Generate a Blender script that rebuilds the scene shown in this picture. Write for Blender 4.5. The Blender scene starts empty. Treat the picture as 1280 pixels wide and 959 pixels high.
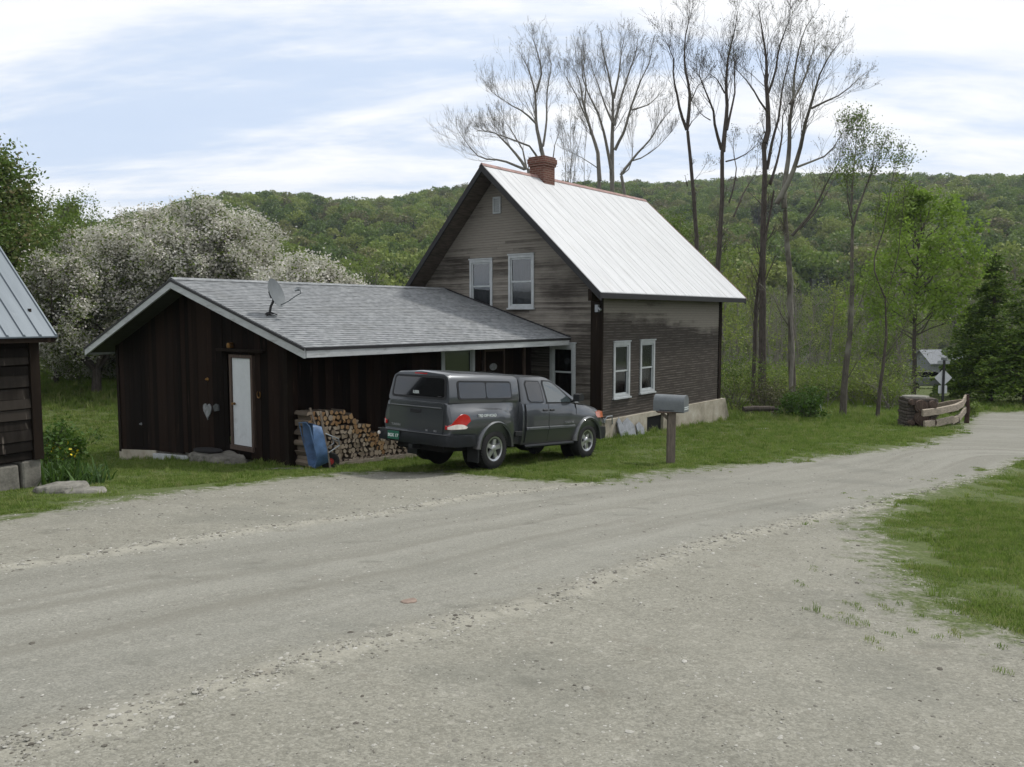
import bpy, bmesh, math, random
import numpy as np
from mathutils import Vector, Matrix
R_ = math.radians
# ------------------------------------------------------------------ camera, light, exposure
SC = bpy.context.scene
COL = SC.collection
F = 1035.0; PITCH = math.atan(84.5/F); CZ = 3.1
cd = bpy.data.cameras.new('camera'); cam = bpy.data.objects.new('camera', cd); COL.objects.link(cam)
cam.location = (0, 0, CZ); cam.rotation_euler = (math.pi/2-PITCH, 0, 0)
cd.sensor_fit = 'HORIZONTAL'; cd.sensor_width = 36; cd.lens = F/1280*36; cd.clip_end = 6000; cd.clip_start = .05
SC.camera = cam
SC.view_settings.view_transform = 'Standard'; SC.view_settings.look = 'None'
SC.view_settings.exposure = 0.25; SC.view_settings.gamma = 1
SUN_AZ, SUN_EL, SUN_STR, SUN_ANG, SKY_STR = 62, 56, 2.5, 5, 0.085
SC.render.engine = 'CYCLES'
SC.cycles.use_denoising = True
SC.cycles.max_bounces = 6; SC.cycles.diffuse_bounces = 3; SC.cycles.glossy_bounces = 3
SC.cycles.transmission_bounces = 4; SC.cycles.transparent_max_bounces = 6; SC.cycles.volume_bounces = 0
SC.cycles.caustics_reflective = False; SC.cycles.caustics_refractive = False

def nd(nt, typ, ins=None, **props):
    n = nt.nodes.new(typ)
    for k, v in props.items(): setattr(n, k, v)
    for k, v in (ins or {}).items():
        s = n.inputs[k]
        if isinstance(v, bpy.types.NodeSocket): nt.links.new(v, s)
        elif isinstance(v, bpy.types.Node): nt.links.new(v.outputs[0], s)
        else:
            if s.type == 'RGBA' and len(v) == 3: v = (*v, 1)
            s.default_value = v
    return n
def math_(nt, op, a, b=0.0, c=None, clamp=False):
    ins = {0: a, 1: b}
    if c is not None: ins[2] = c
    return nd(nt, 'ShaderNodeMath', ins, operation=op, use_clamp=clamp).outputs[0]
def mix(nt, f, a, b, blend='MIX'):
    n = nd(nt, 'ShaderNodeMix', {0: f, 6: a, 7: b}, data_type='RGBA', blend_type=blend)
    return n.outputs[2]
def ramp(nt, f, stops):
    n = nd(nt, 'ShaderNodeValToRGB', {0: f}); cr = n.color_ramp
    while len(cr.elements) < len(stops): cr.elements.new(.5)
    for e, (p, c) in zip(cr.elements, stops):
        e.position = p; e.color = (*c, 1) if hasattr(c, '__len__') else (c, c, c, 1)
    return n.outputs[0]
def sstep(nt, x, a, b):
    return nd(nt, 'ShaderNodeMapRange', {0: x, 1: a, 2: b, 3: 0.0, 4: 1.0}, interpolation_type='SMOOTHSTEP').outputs[0]
def noise(nt, vec, scale, detail=3.0, rough=.55, dist=0.0):
    return nd(nt, 'ShaderNodeTexNoise', {'Vector': vec, 'Scale': scale, 'Detail': detail, 'Roughness': rough, 'Distortion': dist}).outputs[0]
def mapping(nt, vec, scale=(1, 1, 1), loc=(0, 0, 0), rot=(0, 0, 0)):
    return nd(nt, 'ShaderNodeMapping', {0: vec, 1: loc, 2: rot, 3: scale}).outputs[0]

world = bpy.data.worlds.new('World'); SC.world = world; world.use_nodes = True
nt = world.node_tree; nt.nodes.clear()
sky = nd(nt, 'ShaderNodeTexSky', sky_type='NISHITA', sun_disc=False, sun_elevation=R_(SUN_EL), sun_rotation=R_(SUN_AZ), air_density=1.0, dust_density=1.2, ozone_density=1.0)
tc = nd(nt, 'ShaderNodeTexCoord').outputs['Generated']
sep = nd(nt, 'ShaderNodeSeparateXYZ', {0: tc})
zz = math_(nt, 'ADD', math_(nt, 'MAXIMUM', sep.outputs[2], 0.0), .16)
pv = nd(nt, 'ShaderNodeCombineXYZ', {0: math_(nt, 'DIVIDE', sep.outputs[0], zz), 1: math_(nt, 'DIVIDE', sep.outputs[1], zz), 2: 0.0}).outputs[0]
c1 = noise(nt, mapping(nt, pv, (.42, .85, 1), (3.1, 1.7, 0), (0, 0, .25)), 1.0, 7, .56, .6)
c2 = noise(nt, mapping(nt, pv, (1.2, 3.0, 1), (7.3, 2.2, 0), (0, 0, .15)), 1.0, 6, .6, .3)
cm = math_(nt, 'ADD', math_(nt, 'MULTIPLY', c1, .72), math_(nt, 'MULTIPLY', c2, .28))
cm = math_(nt, 'ADD', cm, math_(nt, 'MULTIPLY', math_(nt, 'SUBTRACT', sep.outputs[2], .22), .20))
mask = sstep(nt, cm, .37, .50)
mask = math_(nt, 'ADD', math_(nt, 'MULTIPLY', mask, .66), .34)
shade = mix(nt, sstep(nt, c2, .35, .65), (9.6, 9.9, 10.4), (10.6, 10.7, 10.9))
skc = mix(nt, .78, sky.outputs[0], (5.6, 7.4, 10.4))
skyc = mix(nt, mask, skc, shade)
bg = nd(nt, 'ShaderNodeBackground', {0: skyc, 1: SKY_STR})
nd(nt, 'ShaderNodeOutputWorld', {0: bg})

sd = bpy.data.lights.new('sun', 'SUN'); sd.energy = SUN_STR; sd.angle = R_(SUN_ANG); sd.color = (1, .955, .88)
so = bpy.data.objects.new('sun', sd); COL.objects.link(so)
sv = Vector((math.sin(R_(SUN_AZ))*math.cos(R_(SUN_EL)), math.cos(R_(SUN_AZ))*math.cos(R_(SUN_EL)), math.sin(R_(SUN_EL))))
so.rotation_euler = sv.to_track_quat('Z', 'Y').to_euler()

# ------------------------------------------------------------------ picture <-> place helpers (used while measuring positions)
def pray(px, py):
    c, s = math.cos(PITCH), math.sin(PITCH)
    a = (px-640)/F; b = -(py-479.5)/F
    return np.array([a, c+b*s, -s+b*c])
def at_y(px, py, Y):
    r = pray(px, py); return np.array([0, 0, CZ])+r*Y/r[1]
A_ = R_(38.2); U = np.array([math.sin(A_), math.cos(A_), 0]); V = np.array([math.cos(A_), -math.sin(A_), 0])
D0 = at_y(303, 556, 18.5)                 # shed door sill: origin of the buildings' frame
RZ = math.atan2(U[1], U[0])
def G(x, y, z=0.0): return D0+U*x-V*y+np.array([0, 0, z])

# ------------------------------------------------------------------ ground height
_cp = [(0, 0, 1.5), (0, 4, 1.2), (-2, 8, .85), (3, 8, .8), (0, 12, .45), (-6.7, 12.2, .57), (-.34, 15.7, .16), (1.0, 15.9, .12), (1.68, 18.26, -.06),
       (3.3, 17.1, 0), (*G(-.3, 0)[:2], -.1), (*G(-.3, 5.63)[:2], -.82), (*G(.1, -2.2)[:2], -.12), (*G(3.6, -2.3)[:2], -.3), (*G(8.9, -4.2)[:2], -.28),
       (*G(17, -4.2)[:2], -.58), (-18, 35, .1), (-12, 35, .05), (8.6, 17.5, -.2), (12, 19.6, -.2), (4.6, 8.5, .6), (7, 10, .55), (19, 33, -1.0), (22, 38, -1.15),
       (12, 31.5, -.85), (20, 45, -1.4), (0, 45, -1.1), (-25, 50, .5), (34, 42, -1.2), (34, 24, -.3), (40, 60, -2.2), (0, 70, -2.2), (30, 70, -2.8), (-30, 20, -.2),
       (-16, 12, .4), (15, 5, 1.0), (-15, 3, 1.4), (12, -2, 1.5), (-10, -4, 1.8), (0, -10, 1.9), (60, 80, -3.5), (-60, 80, -1), (60, 10, 1), (-60, 10, 1), (0, -60, 2)]
_cp = np.array(_cp, float)
def _k(d): return d
_P = _cp[:, :2]; _n = len(_P)
_K = _k(np.linalg.norm(_P[:, None]-_P[None], axis=2)) - np.eye(_n)*.6
_Q = np.c_[np.ones(_n), _P]
_sol = np.linalg.solve(np.block([[_K, _Q], [_Q.T, np.zeros((3, 3))]]), np.r_[_cp[:, 2], 0, 0, 0])
_CX = np.array([-600, 0, 200, 265, 330, 380, 450, 500, 560, 640, 750, 870, 920, 1000, 1130, 1280, 1500, 2200], float)
_CY = np.array([300, 290, 262, 243, 239, 243, 253, 250, 237, 232, 231, 231, 225, 222, 222, 224, 228, 250], float)
def hill(x, y):
    r = np.hypot(x, y); th = np.clip(np.arctan2(x, y), -1.25, 1.15)
    px = 640+F*np.tan(th)
    yc = np.interp(px, _CX, _CY)
    RC = 640+60*np.sin(th*5)
    crest = CZ+(396-yc)/F*RC*np.cos(th)-19.0
    t = np.clip((r-150)/(RC-150), 0, 1)
    s = t*t*(3-2*t)*.55+t*.45
    h = -4+(crest+4)*s
    h += np.clip((r-200)/200, 0, 1)*(1-t)*8*np.sin(th*9+r*.01)*np.sin(r*.021)
    return np.where(y > 0, h-np.clip(r-RC, 0, 2000)*.06, -4+np.clip(r-400, 0, 300)*.1)
def hgt(x, y):
    x = np.asarray(x, float); y = np.asarray(y, float); sh = x.shape
    X = np.c_[x.ravel(), y.ravel()]; out = np.empty(len(X))
    for i in range(0, len(X), 40000):
        q = X[i:i+40000]
        out[i:i+40000] = _k(np.linalg.norm(q[:, None]-_P[None], axis=2))@_sol[:_n]+_sol[_n]+q@_sol[_n+1:]
    out = out.reshape(sh)
    r = np.hypot(x, y-20)
    w = np.clip((r-55)/70, 0, 1); w = w*w*(3-2*w)
    return out*(1-w)+hill(x, y)*w
def gz(x, y): return float(hgt(np.array([x]), np.array([y]))[0])
def to_ground(px, py):
    r = pray(px, py); t = np.linspace(1, 120, 2400)
    p = np.array([0, 0, CZ])[None]+r[None]*t[:, None]
    d = p[:, 2]-hgt(p[:, 0], p[:, 1])
    i = np.argmax(d < 0)
    if d[i] >= 0: i = len(t)-1
    a = d[i-1]/(d[i-1]-d[i]) if d[i-1] != d[i] else 0
    return p[i-1]*(1-a)+p[i]*a

# ------------------------------------------------------------------ object helpers
def setp(o, label=None, cat=None, group=None, kind=None):
    if label: o['label'] = label
    if cat: o['category'] = cat
    if group: o['group'] = group
    if kind: o['kind'] = kind
    return o
def empty(name, loc, rz=0.0, label=None, cat=None, group=None, rot=None):
    o = bpy.data.objects.new(name, None); COL.objects.link(o); o.empty_display_size = .3
    o.location = loc; o.rotation_euler = rot if rot else (0, 0, rz)
    return setp(o, label, cat, group)
def copy_tree(o, parent=None):
    c = o.copy(); COL.objects.link(c)
    if parent: c.parent = parent
    for ch in o.children: copy_tree(ch, c)
    return c
class MB:
    def __init__(s, off=(0, 0, 0)): s.v = []; s.f = []; s.m = []; s.off = off; s.cur = 0
    def add(s, vs, fs):
        b = len(s.v); s.v += [tuple(x) for x in vs]; s.f += [tuple(i+b for i in f) for f in fs]; s.m += [s.cur]*len(fs); return s
    def hexa(s, c):   # 8 corners: 4 bottom ring, 4 top ring
        return s.add(c, [(3, 2, 1, 0), (4, 5, 6, 7), (0, 1, 5, 4), (1, 2, 6, 5), (2, 3, 7, 6), (3, 0, 4, 7)])
    def box(s, x0, x1, y0, y1, z0, z1):
        return s.hexa([(x0, y0, z0), (x1, y0, z0), (x1, y1, z0), (x0, y1, z0), (x0, y0, z1), (x1, y0, z1), (x1, y1, z1), (x0, y1, z1)])
    def beam(s, a, b, w, h, up=(0, 0, 1)):
        a = Vector(a); b = Vector(b); d = (b-a).normalized(); up = Vector(up)
        sd_ = d.cross(up).normalized(); u2 = sd_.cross(d).normalized()
        c = []
        for p in (a, b):
            for i, j in ((-1, -1), (1, -1), (1, 1), (-1, 1)): c.append(p+sd_*(i*w/2)+u2*(j*h/2))
        return s.add(c, [(0, 1, 2, 3), (7, 6, 5, 4), (0, 4, 5, 1), (1, 5, 6, 2), (2, 6, 7, 3), (3, 7, 4, 0)])
    def tube(s, pts, rad, n=8, cap=True):
        pts = [Vector(p) for p in pts]
        if not hasattr(rad, '__len__'): rad = [rad]*len(pts)
        vs = []; prev = None
        for i, p in enumerate(pts):
            t = (pts[min(i+1, len(pts)-1)]-pts[max(i-1, 0)]).normalized()
            if prev is None:
                a = t.cross(Vector((0, 0, 1)) if abs(t.z) < .9 else Vector((1, 0, 0))).normalized()
            else: a = (prev-t*prev.dot(t)).normalized()
            prev = a; b = t.cross(a)
            for k in range(n):
                an = 2*math.pi*k/n; vs.append(p+(a*math.cos(an)+b*math.sin(an))*rad[i])
        fs = []
        for i in range(len(pts)-1):
            for k in range(n): fs.append((i*n+k, i*n+(k+1) % n, (i+1)*n+(k+1) % n, (i+1)*n+k))
        if cap: fs.append(tuple(range(n))[::-1]); fs.append(tuple((len(pts)-1)*n+k for k in range(n)))
        return s.add(vs, fs)
    def lathe(s, prof, n=24, M_=Matrix.Identity(4), close=False):   # prof (r, h) about local z
        vs = []; 
        for r, h in prof:
            for k in range(n):
                an = 2*math.pi*k/n; vs.append(M_@Vector((r*math.cos(an), r*math.sin(an), h)))
        fs = []
        L = len(prof)
        for i in range(L-1 if not close else L):
            j = (i+1) % L
            for k in range(n): fs.append((i*n+k, i*n+(k+1) % n, j*n+(k+1) % n, j*n+k))
        if not close:
            if prof[0][0] > 1e-6: fs.append(tuple(range(n))[::-1])
            if prof[-1][0] > 1e-6: fs.append(tuple((L-1)*n+k for k in range(n)))
        return s.add(vs, fs)
    def prism(s, poly, fn0, fn1):   # poly of (a,b); fn0/fn1 map to the two faces
        n = len(poly); c = [fn0(*p) for p in poly]+[fn1(*p) for p in poly]
        return s.add(c, [tuple(range(n))[::-1], tuple(range(n, 2*n))]+[(i, (i+1) % n, n+(i+1) % n, n+i) for i in range(n)])
    def loft(s, rings, closed=True, caps=True):
        n = len(rings[0]); vs = [p for r in rings for p in r]; fs = []
        for i in range(len(rings)-1):
            for k in range(n if closed else n-1): fs.append((i*n+k, i*n+(k+1) % n, (i+1)*n+(k+1) % n, (i+1)*n+k))
        if caps and closed: fs.append(tuple(range(n))[::-1]); fs.append(tuple((len(rings)-1)*n+k for k in range(n)))
        return s.add(vs, fs)
    def build(s, name, mats, parent=None, smooth=False, recalc=True, angle=35, bevel=0, sub=0):
        me = bpy.data.meshes.new(name)
        o_ = s.off; v = [(x-o_[0], y-o_[1], z-o_[2]) for x, y, z in s.v] if any(o_) else s.v
        me.from_pydata([tuple(x) for x in v], [], s.f)
        if not isinstance(mats, (list, tuple)): mats = [mats]
        for m in mats: me.materials.append(m)
        if len(mats) > 1: me.polygons.foreach_set('material_index', s.m)
        if recalc:
            bm = bmesh.new(); bm.from_mesh(me)
            bmesh.ops.remove_doubles(bm, verts=bm.verts, dist=1e-5) if smooth else None
            bmesh.ops.recalc_face_normals(bm, faces=bm.faces); bm.to_mesh(me); bm.free()
        if smooth:
            me.polygons.foreach_set('use_smooth', [True]*len(me.polygons))
            me.set_sharp_from_angle(angle=R_(angle))
        me.update()
        o = bpy.data.objects.new(name, me); COL.objects.link(o)
        if parent: o.parent = parent
        if bevel:
            m = o.modifiers.new('bevel', 'BEVEL'); m.width = bevel; m.segments = 2; m.limit_method = 'ANGLE'; m.angle_limit = R_(40)
        if sub:
            m = o.modifiers.new('sub', 'SUBSURF'); m.levels = sub; m.render_levels = sub
        return o
def np_mesh(name, V_, F_, mat, smooth=False, face_mat=None):
    """numpy mesh: V (n,3), F (m,k) all the same corner count"""
    me = bpy.data.meshes.new(name); n, m, k = len(V_), len(F_), F_.shape[1]
    me.vertices.add(n); me.vertices.foreach_set('co', np.ascontiguousarray(V_, np.float32).ravel())
    me.loops.add(m*k); me.loops.foreach_set('vertex_index', np.ascontiguousarray(F_, np.int32).ravel())
    me.polygons.add(m); me.polygons.foreach_set('loop_start', np.arange(m, dtype=np.int32)*k)
    for mm in (mat if isinstance(mat, (list, tuple)) else [mat]): me.materials.append(mm)
    if face_mat is not None: me.polygons.foreach_set('material_index', np.asarray(face_mat, np.int32))
    if smooth: me.polygons.foreach_set('use_smooth', np.ones(m, bool))
    me.update(calc_edges=True); me.validate()
    return me
def link(name, me, parent=None):
    o = bpy.data.objects.new(name, me); COL.objects.link(o)
    if parent: o.parent = parent
    return o

# ------------------------------------------------------------------ materials
def newmat(name):
    m = bpy.data.materials.new(name); m.use_nodes = True; m.node_tree.nodes.clear(); return m, m.node_tree
def finish(nt, col, rough=.8, bump=None, bstr=.3, bdist=.01, metal=0.0, spec=.3, coat=0.0, **kw):
    ins = {'Base Color': col, 'Roughness': rough, 'Metallic': metal, 'Specular IOR Level': spec, 'Coat Weight': coat}
    ins.update(kw)
    if bump is not None: ins['Normal'] = nd(nt, 'ShaderNodeBump', {'Height': bump, 'Strength': bstr, 'Distance': bdist})
    p = nd(nt, 'ShaderNodeBsdfPrincipled', ins); nd(nt, 'ShaderNodeOutputMaterial', {0: p}); return p
def ocoord(nt): return nd(nt, 'ShaderNodeTexCoord').outputs['Object']
def simple(name, col, rough=.7, var=.15, scale=6, metal=0.0, spec=.3, bump=.15, coat=0.0, stretch=(1, 1, 1), dirt=None):
    m, nt = newmat(name); v = mapping(nt, ocoord(nt), stretch)
    n1 = noise(nt, v, scale, 5, .6); n2 = noise(nt, v, scale*7, 3, .6)
    f = math_(nt, 'ADD', math_(nt, 'MULTIPLY', n1, .7), math_(nt, 'MULTIPLY', n2, .3))
    lo = tuple(c*(1-var*1.6) for c in col); hi = tuple(min(1, c*(1+var*1.6)) for c in col)
    c = ramp(nt, f, [(.3, lo), (.7, hi)])
    if dirt: c = mix(nt, sstep(nt, noise(nt, v, scale*.6, 6, .7), .52, .7), c, dirt)
    finish(nt, c, rough, f if bump else None, bump, .01, metal, spec, coat)
    return m

def m_siding():
    m, nt = newmat('weathered_clapboard'); o = ocoord(nt)
    st = mapping(nt, o, (.8, .8, 16)); n1 = noise(nt, st, 1.6, 6, .65); n2 = noise(nt, mapping(nt, o, (3, 3, 30)), 2, 4, .6)
    big = noise(nt, mapping(nt, o, (.55, .55, .75), (3.7, 0, 0)), 1.0, 4, .55)
    isl = nd(nt, 'ShaderNodeNewGeometry').outputs['Random Per Island']
    sp = nd(nt, 'ShaderNodeSeparateXYZ', {0: o})
    hz = sp.outputs[2]
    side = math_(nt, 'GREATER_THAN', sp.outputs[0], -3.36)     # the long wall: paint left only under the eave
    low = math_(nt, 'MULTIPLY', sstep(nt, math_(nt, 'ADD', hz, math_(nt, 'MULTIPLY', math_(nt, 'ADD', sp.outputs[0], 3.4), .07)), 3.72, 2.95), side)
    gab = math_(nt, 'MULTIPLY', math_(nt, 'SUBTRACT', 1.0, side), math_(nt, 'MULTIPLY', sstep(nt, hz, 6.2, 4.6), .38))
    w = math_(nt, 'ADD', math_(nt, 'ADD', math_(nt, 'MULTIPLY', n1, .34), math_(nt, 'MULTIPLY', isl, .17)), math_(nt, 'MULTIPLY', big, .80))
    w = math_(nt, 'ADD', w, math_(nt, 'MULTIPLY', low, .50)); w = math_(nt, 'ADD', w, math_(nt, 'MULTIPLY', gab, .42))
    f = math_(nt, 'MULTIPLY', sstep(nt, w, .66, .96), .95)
    lite = mix(nt, n2, (.165, .150, .130), (.262, .243, .212))
    dark = mix(nt, n2, (.020, .017, .015), (.062, .052, .044))
    c = mix(nt, f, lite, dark)
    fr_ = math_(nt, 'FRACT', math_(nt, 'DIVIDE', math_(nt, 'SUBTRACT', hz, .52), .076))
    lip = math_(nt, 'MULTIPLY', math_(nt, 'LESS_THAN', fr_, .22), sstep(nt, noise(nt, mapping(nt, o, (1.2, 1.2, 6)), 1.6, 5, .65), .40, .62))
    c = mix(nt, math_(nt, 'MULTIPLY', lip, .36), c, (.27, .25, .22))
    c = mix(nt, math_(nt, 'MULTIPLY', math_(nt, 'GREATER_THAN', fr_, .86), .35), c, (.03, .027, .024))  # lap shadow painted as a dark line along each board's top edge
    finish(nt, c, .85, n2, .25, .006, spec=.2); return m
def m_darkboard(name='dark_stained_board', a=(.006, .0042, .0034), b=(.019, .0115, .0085), k=1.0):
    m, nt = newmat(name); o = ocoord(nt)
    isl = nd(nt, 'ShaderNodeNewGeometry').outputs['Random Per Island']
    n1 = noise(nt, mapping(nt, o, (6, 6, .5)), 2, 6, .65); n2 = noise(nt, mapping(nt, o, (30, 30, 1.6)), 1.5, 4, .6)
    f = math_(nt, 'ADD', math_(nt, 'MULTIPLY', n1, .5), math_(nt, 'MULTIPLY', isl, .5))
    c = mix(nt, sstep(nt, f, .3, .75), a, b)
    c = mix(nt, sstep(nt, noise(nt, mapping(nt, o, (9, 9, .7), (5, 2, 0)), 1.3, 5, .6), .6, .75), c, tuple(x*2.2*k for x in b))
    lowz = nd(nt, 'ShaderNodeSeparateXYZ', {0: o}).outputs[2]
    finish(nt, c, .9, n2, .3, .006, spec=.08); return m
def m_shingle():
    m, nt = newmat('asphalt_shingle'); o = ocoord(nt); sp = nd(nt, 'ShaderNodeSeparateXYZ', {0: o})
    v = nd(nt, 'ShaderNodeCombineXYZ', {0: sp.outputs[0], 1: math_(nt, 'ABSOLUTE', math_(nt, 'SUBTRACT', sp.outputs[1], .02)), 2: 0.0}).outputs[0]
    br = nd(nt, 'ShaderNodeTexBrick', {'Vector': v, 'Color1': (0, 0, 0), 'Color2': (1, 1, 1), 'Mortar': (.2, .2, .2), 'Scale': 1.0, 'Mortar Size': .006, 'Brick Width': .24, 'Row Height': .1340, 'Bias': 0.0}, offset=.5)
    tone = ramp(nt, br.outputs[0], [(0, (.125, .136, .145)), (.5, (.215, .228, .238)), (1, (.33, .345, .355))])
    g = noise(nt, o, 260, 2, .5); b = noise(nt, o, 1.1, 4, .55)
    tone = mix(nt, .55, tone, ramp(nt, noise(nt, mapping(nt, v, (3.2, 7.46, 1)), 2.2, 2, .4), [(.3, (.12, .13, .14)), (.68, (.36, .378, .392))]))
    c = mix(nt, math_(nt, 'MULTIPLY', g, .35), tone, (.12, .12, .125))
    c = mix(nt, math_(nt, 'MULTIPLY', sstep(nt, b, .5, .75), .35), c, (.15, .155, .15))
    finish(nt, c, .9, g, .4, .004, spec=.2); return m
def m_roofwhite():
    m, nt = newmat('painted_metal_roof'); o = ocoord(nt)
    n1 = noise(nt, mapping(nt, o, (7, .55, .55)), 1.2, 6, .68); n2 = noise(nt, mapping(nt, o, (22, 1.4, 1.4)), 1, 4, .6); n3 = noise(nt, o, 1.2, 4, .6)
    c = ramp(nt, n1, [(.30, (.38, .39, .405)), (.52, (.49, .505, .525)), (.7, (.55, .565, .585))])
    c = mix(nt, math_(nt, 'MULTIPLY', sstep(nt, n2, .5, .72), .22), c, (.45, .46, .475))
    c = mix(nt, math_(nt, 'MULTIPLY', sstep(nt, n3, .55, .75), .25), c, (.42, .41, .40))
    finish(nt, c, .5, n3, .06, .01, spec=.35); return m
def m_roofblue():
    m, nt = newmat('galvanised_roof_sheet'); o = ocoord(nt)
    n1 = noise(nt, mapping(nt, o, (7, 1, 1)), 1.2, 5, .6); n3 = noise(nt, o, 2.2, 4, .6)
    c = mix(nt, n1, (.075, .095, .115), (.14, .168, .195)); c = mix(nt, sstep(nt, n3, .58, .75), c, (.27, .30, .33))
    finish(nt, c, .5, n3, .05, .01, metal=.35, spec=.5); return m
def m_concrete():
    m, nt = newmat('old_concrete'); o = ocoord(nt)
    n1 = noise(nt, o, 1.6, 6, .65); n2 = noise(nt, o, 22, 4, .6)
    c = ramp(nt, n1, [(.3, (.19, .17, .13)), (.5, (.35, .32, .26)), (.72, (.50, .475, .41))])
    c = mix(nt, math_(nt, 'MULTIPLY', n2, .4), c, (.22, .20, .16))
    sp = nd(nt, 'ShaderNodeSeparateXYZ', {0: o}); 
    finish(nt, c, .9, math_(nt, 'ADD', n1, math_(nt, 'MULTIPLY', n2, .4)), .5, .02, spec=.2); return m
def m_bark(name, a, b, lich=None):
    m, nt = newmat(name); o = ocoord(nt)
    n1 = noise(nt, mapping(nt, o, (9, 9, 2)), 2, 5, .65); n2 = noise(nt, o, .8, 3, .5)
    c = ramp(nt, n1, [(.3, a), (.7, b)])
    if lich: c = mix(nt, math_(nt, 'MULTIPLY', sstep(nt, n2, .48, .62), .7), c, lich)
    finish(nt, c, .9, n1, .6, .03, spec=.15); return m
def m_leaf(name, cols, trans=.35, rnd='island', rough=.6):
    """cols: list of ramp colours; colour differs per leaf clump and per tree"""
    m, nt = newmat(name)
    isl = nd(nt, 'ShaderNodeNewGeometry').outputs['Random Per Island']
    oi = nd(nt, 'ShaderNodeObjectInfo').outputs['Random']
    big = noise(nt, ocoord(nt), .9, 3, .6)
    if rnd == 'object': f = math_(nt, 'ADD', math_(nt, 'MULTIPLY', oi, .88), math_(nt, 'MULTIPLY', isl, .12))
    else: f = math_(nt, 'ADD', math_(nt, 'MULTIPLY', isl, .55), math_(nt, 'MULTIPLY', math_(nt, 'SUBTRACT', big, .28), 1.0))
    st = [(i/(len(cols)-1)*.9+.05, c) for i, c in enumerate(cols)]
    c = ramp(nt, f, st)
    d = nd(nt, 'ShaderNodeBsdfPrincipled', {'Base Color': c, 'Roughness': rough, 'Specular IOR Level': .25})
    if trans > 0:
        t = nd(nt, 'ShaderNodeBsdfTranslucent', {0: mix(nt, .5, c, (.09, .16, .02), 'MIX')})
        s = nd(nt, 'ShaderNodeMixShader', {0: trans, 1: d.outputs[0], 2: t.outputs[0]})
        nd(nt, 'ShaderNodeOutputMaterial', {0: s})
    else: nd(nt, 'ShaderNodeOutputMaterial', {0: d})
    return m
def m_glass(name, col=(.02, .025, .028), rough=.06, alpha=.35):
    m, nt = newmat(name); o = ocoord(nt)
    fr = nd(nt, 'ShaderNodeFresnel', {0: 1.5, 'Normal': nd(nt, 'ShaderNodeBump', {'Height': noise(nt, o, 1.5, 2), 'Strength': .06, 'Distance': .05})})
    g = nd(nt, 'ShaderNodeBsdfGlossy', {0: (.9, .95, 1, 1), 1: rough})
    tr = nd(nt, 'ShaderNodeBsdfTransparent', {0: (*[min(1, alpha+c) for c in col], 1)})
    s = nd(nt, 'ShaderNodeMixShader', {0: math_(nt, 'ADD', fr.outputs[0], .06), 1: tr.outputs[0], 2: g.outputs[0]})
    nd(nt, 'ShaderNodeOutputMaterial', {0: s}); return m
def m_paint(name, col, flake=.3, rough=.36):
    m, nt = newmat(name); o = ocoord(nt)
    dust = noise(nt, o, 2.2, 5, .6); fl = noise(nt, o, 900, 1, .5)
    z = nd(nt, 'ShaderNodeSeparateXYZ', {0: o}).outputs[2]
    c = mix(nt, math_(nt, 'MULTIPLY', fl, .3), col, tuple(min(1, x*1.7) for x in col))
    dm = math_(nt, 'MULTIPLY', sstep(nt, math_(nt, 'ADD', z, math_(nt, 'MULTIPLY', dust, .5)), 1.0, .45), .55)
    c = mix(nt, math_(nt, 'ADD', dm, math_(nt, 'MULTIPLY', sstep(nt, dust, .4, .8), .10)), c, (.12, .11, .095))
    finish(nt, c, mix_f(nt, dm, rough, .7), metal=.6, spec=.5, coat=1.0, **{'Coat Roughness': .06}); return m
def mix_f(nt, f, a, b): return nd(nt, 'ShaderNodeMapRange', {0: f, 1: 0.0, 2: 1.0, 3: a, 4: b}).outputs[0]

MT = {}
MT['siding'] = m_siding()
MT['dark'] = m_darkboard()
MT['darksolid'] = m_darkboard('dark_trim', (.008, .006, .005), (.022, .016, .012))
MT['cabin'] = m_darkboard('cabin_board', (.010, .0085, .0075), (.036, .031, .027), 2.0)
MT['shingle'] = m_shingle(); MT['rwhite'] = m_roofwhite(); MT['rblue'] = m_roofblue(); MT['conc'] = m_concrete()
MT['fascia'] = simple('grey_painted_trim', (.40, .42, .43), .6, .12, 3, dirt=(.26, .27, .27), stretch=(1, 1, 4))
MT['soffit'] = simple('soffit_board', (.055, .055, .052), .8, .2, 2, stretch=(1, 8, 1))
MT['oldsoffit'] = simple('weathered_soffit', (.085, .070, .058), .85, .35, 3, stretch=(1, 6, 6))
MT['edge'] = simple('dark_drip_edge', (.02, .02, .022), .6, .1)
MT['white'] = simple('white_door_paint', (.62, .65, .68), .5, .05, 3, dirt=(.5, .52, .54))
MT['whitetrim'] = simple('old_white_trim', (.38, .405, .42), .6, .12, 5, dirt=(.36, .37, .37))
MT['sash'] = simple('sash_paint', (.38, .41, .42), .6, .12, 5)
MT['glass'] = m_glass('window_glass')
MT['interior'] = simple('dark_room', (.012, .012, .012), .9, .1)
MT['curtain'] = simple('cream_curtain', (.42, .43, .34), .9, .12, 4, stretch=(1, 1, .2))
MT['curtain2'] = simple('grey_lace_curtain', (.30, .33, .34), .9, .25, 14)
MT['brick'] = None
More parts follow.
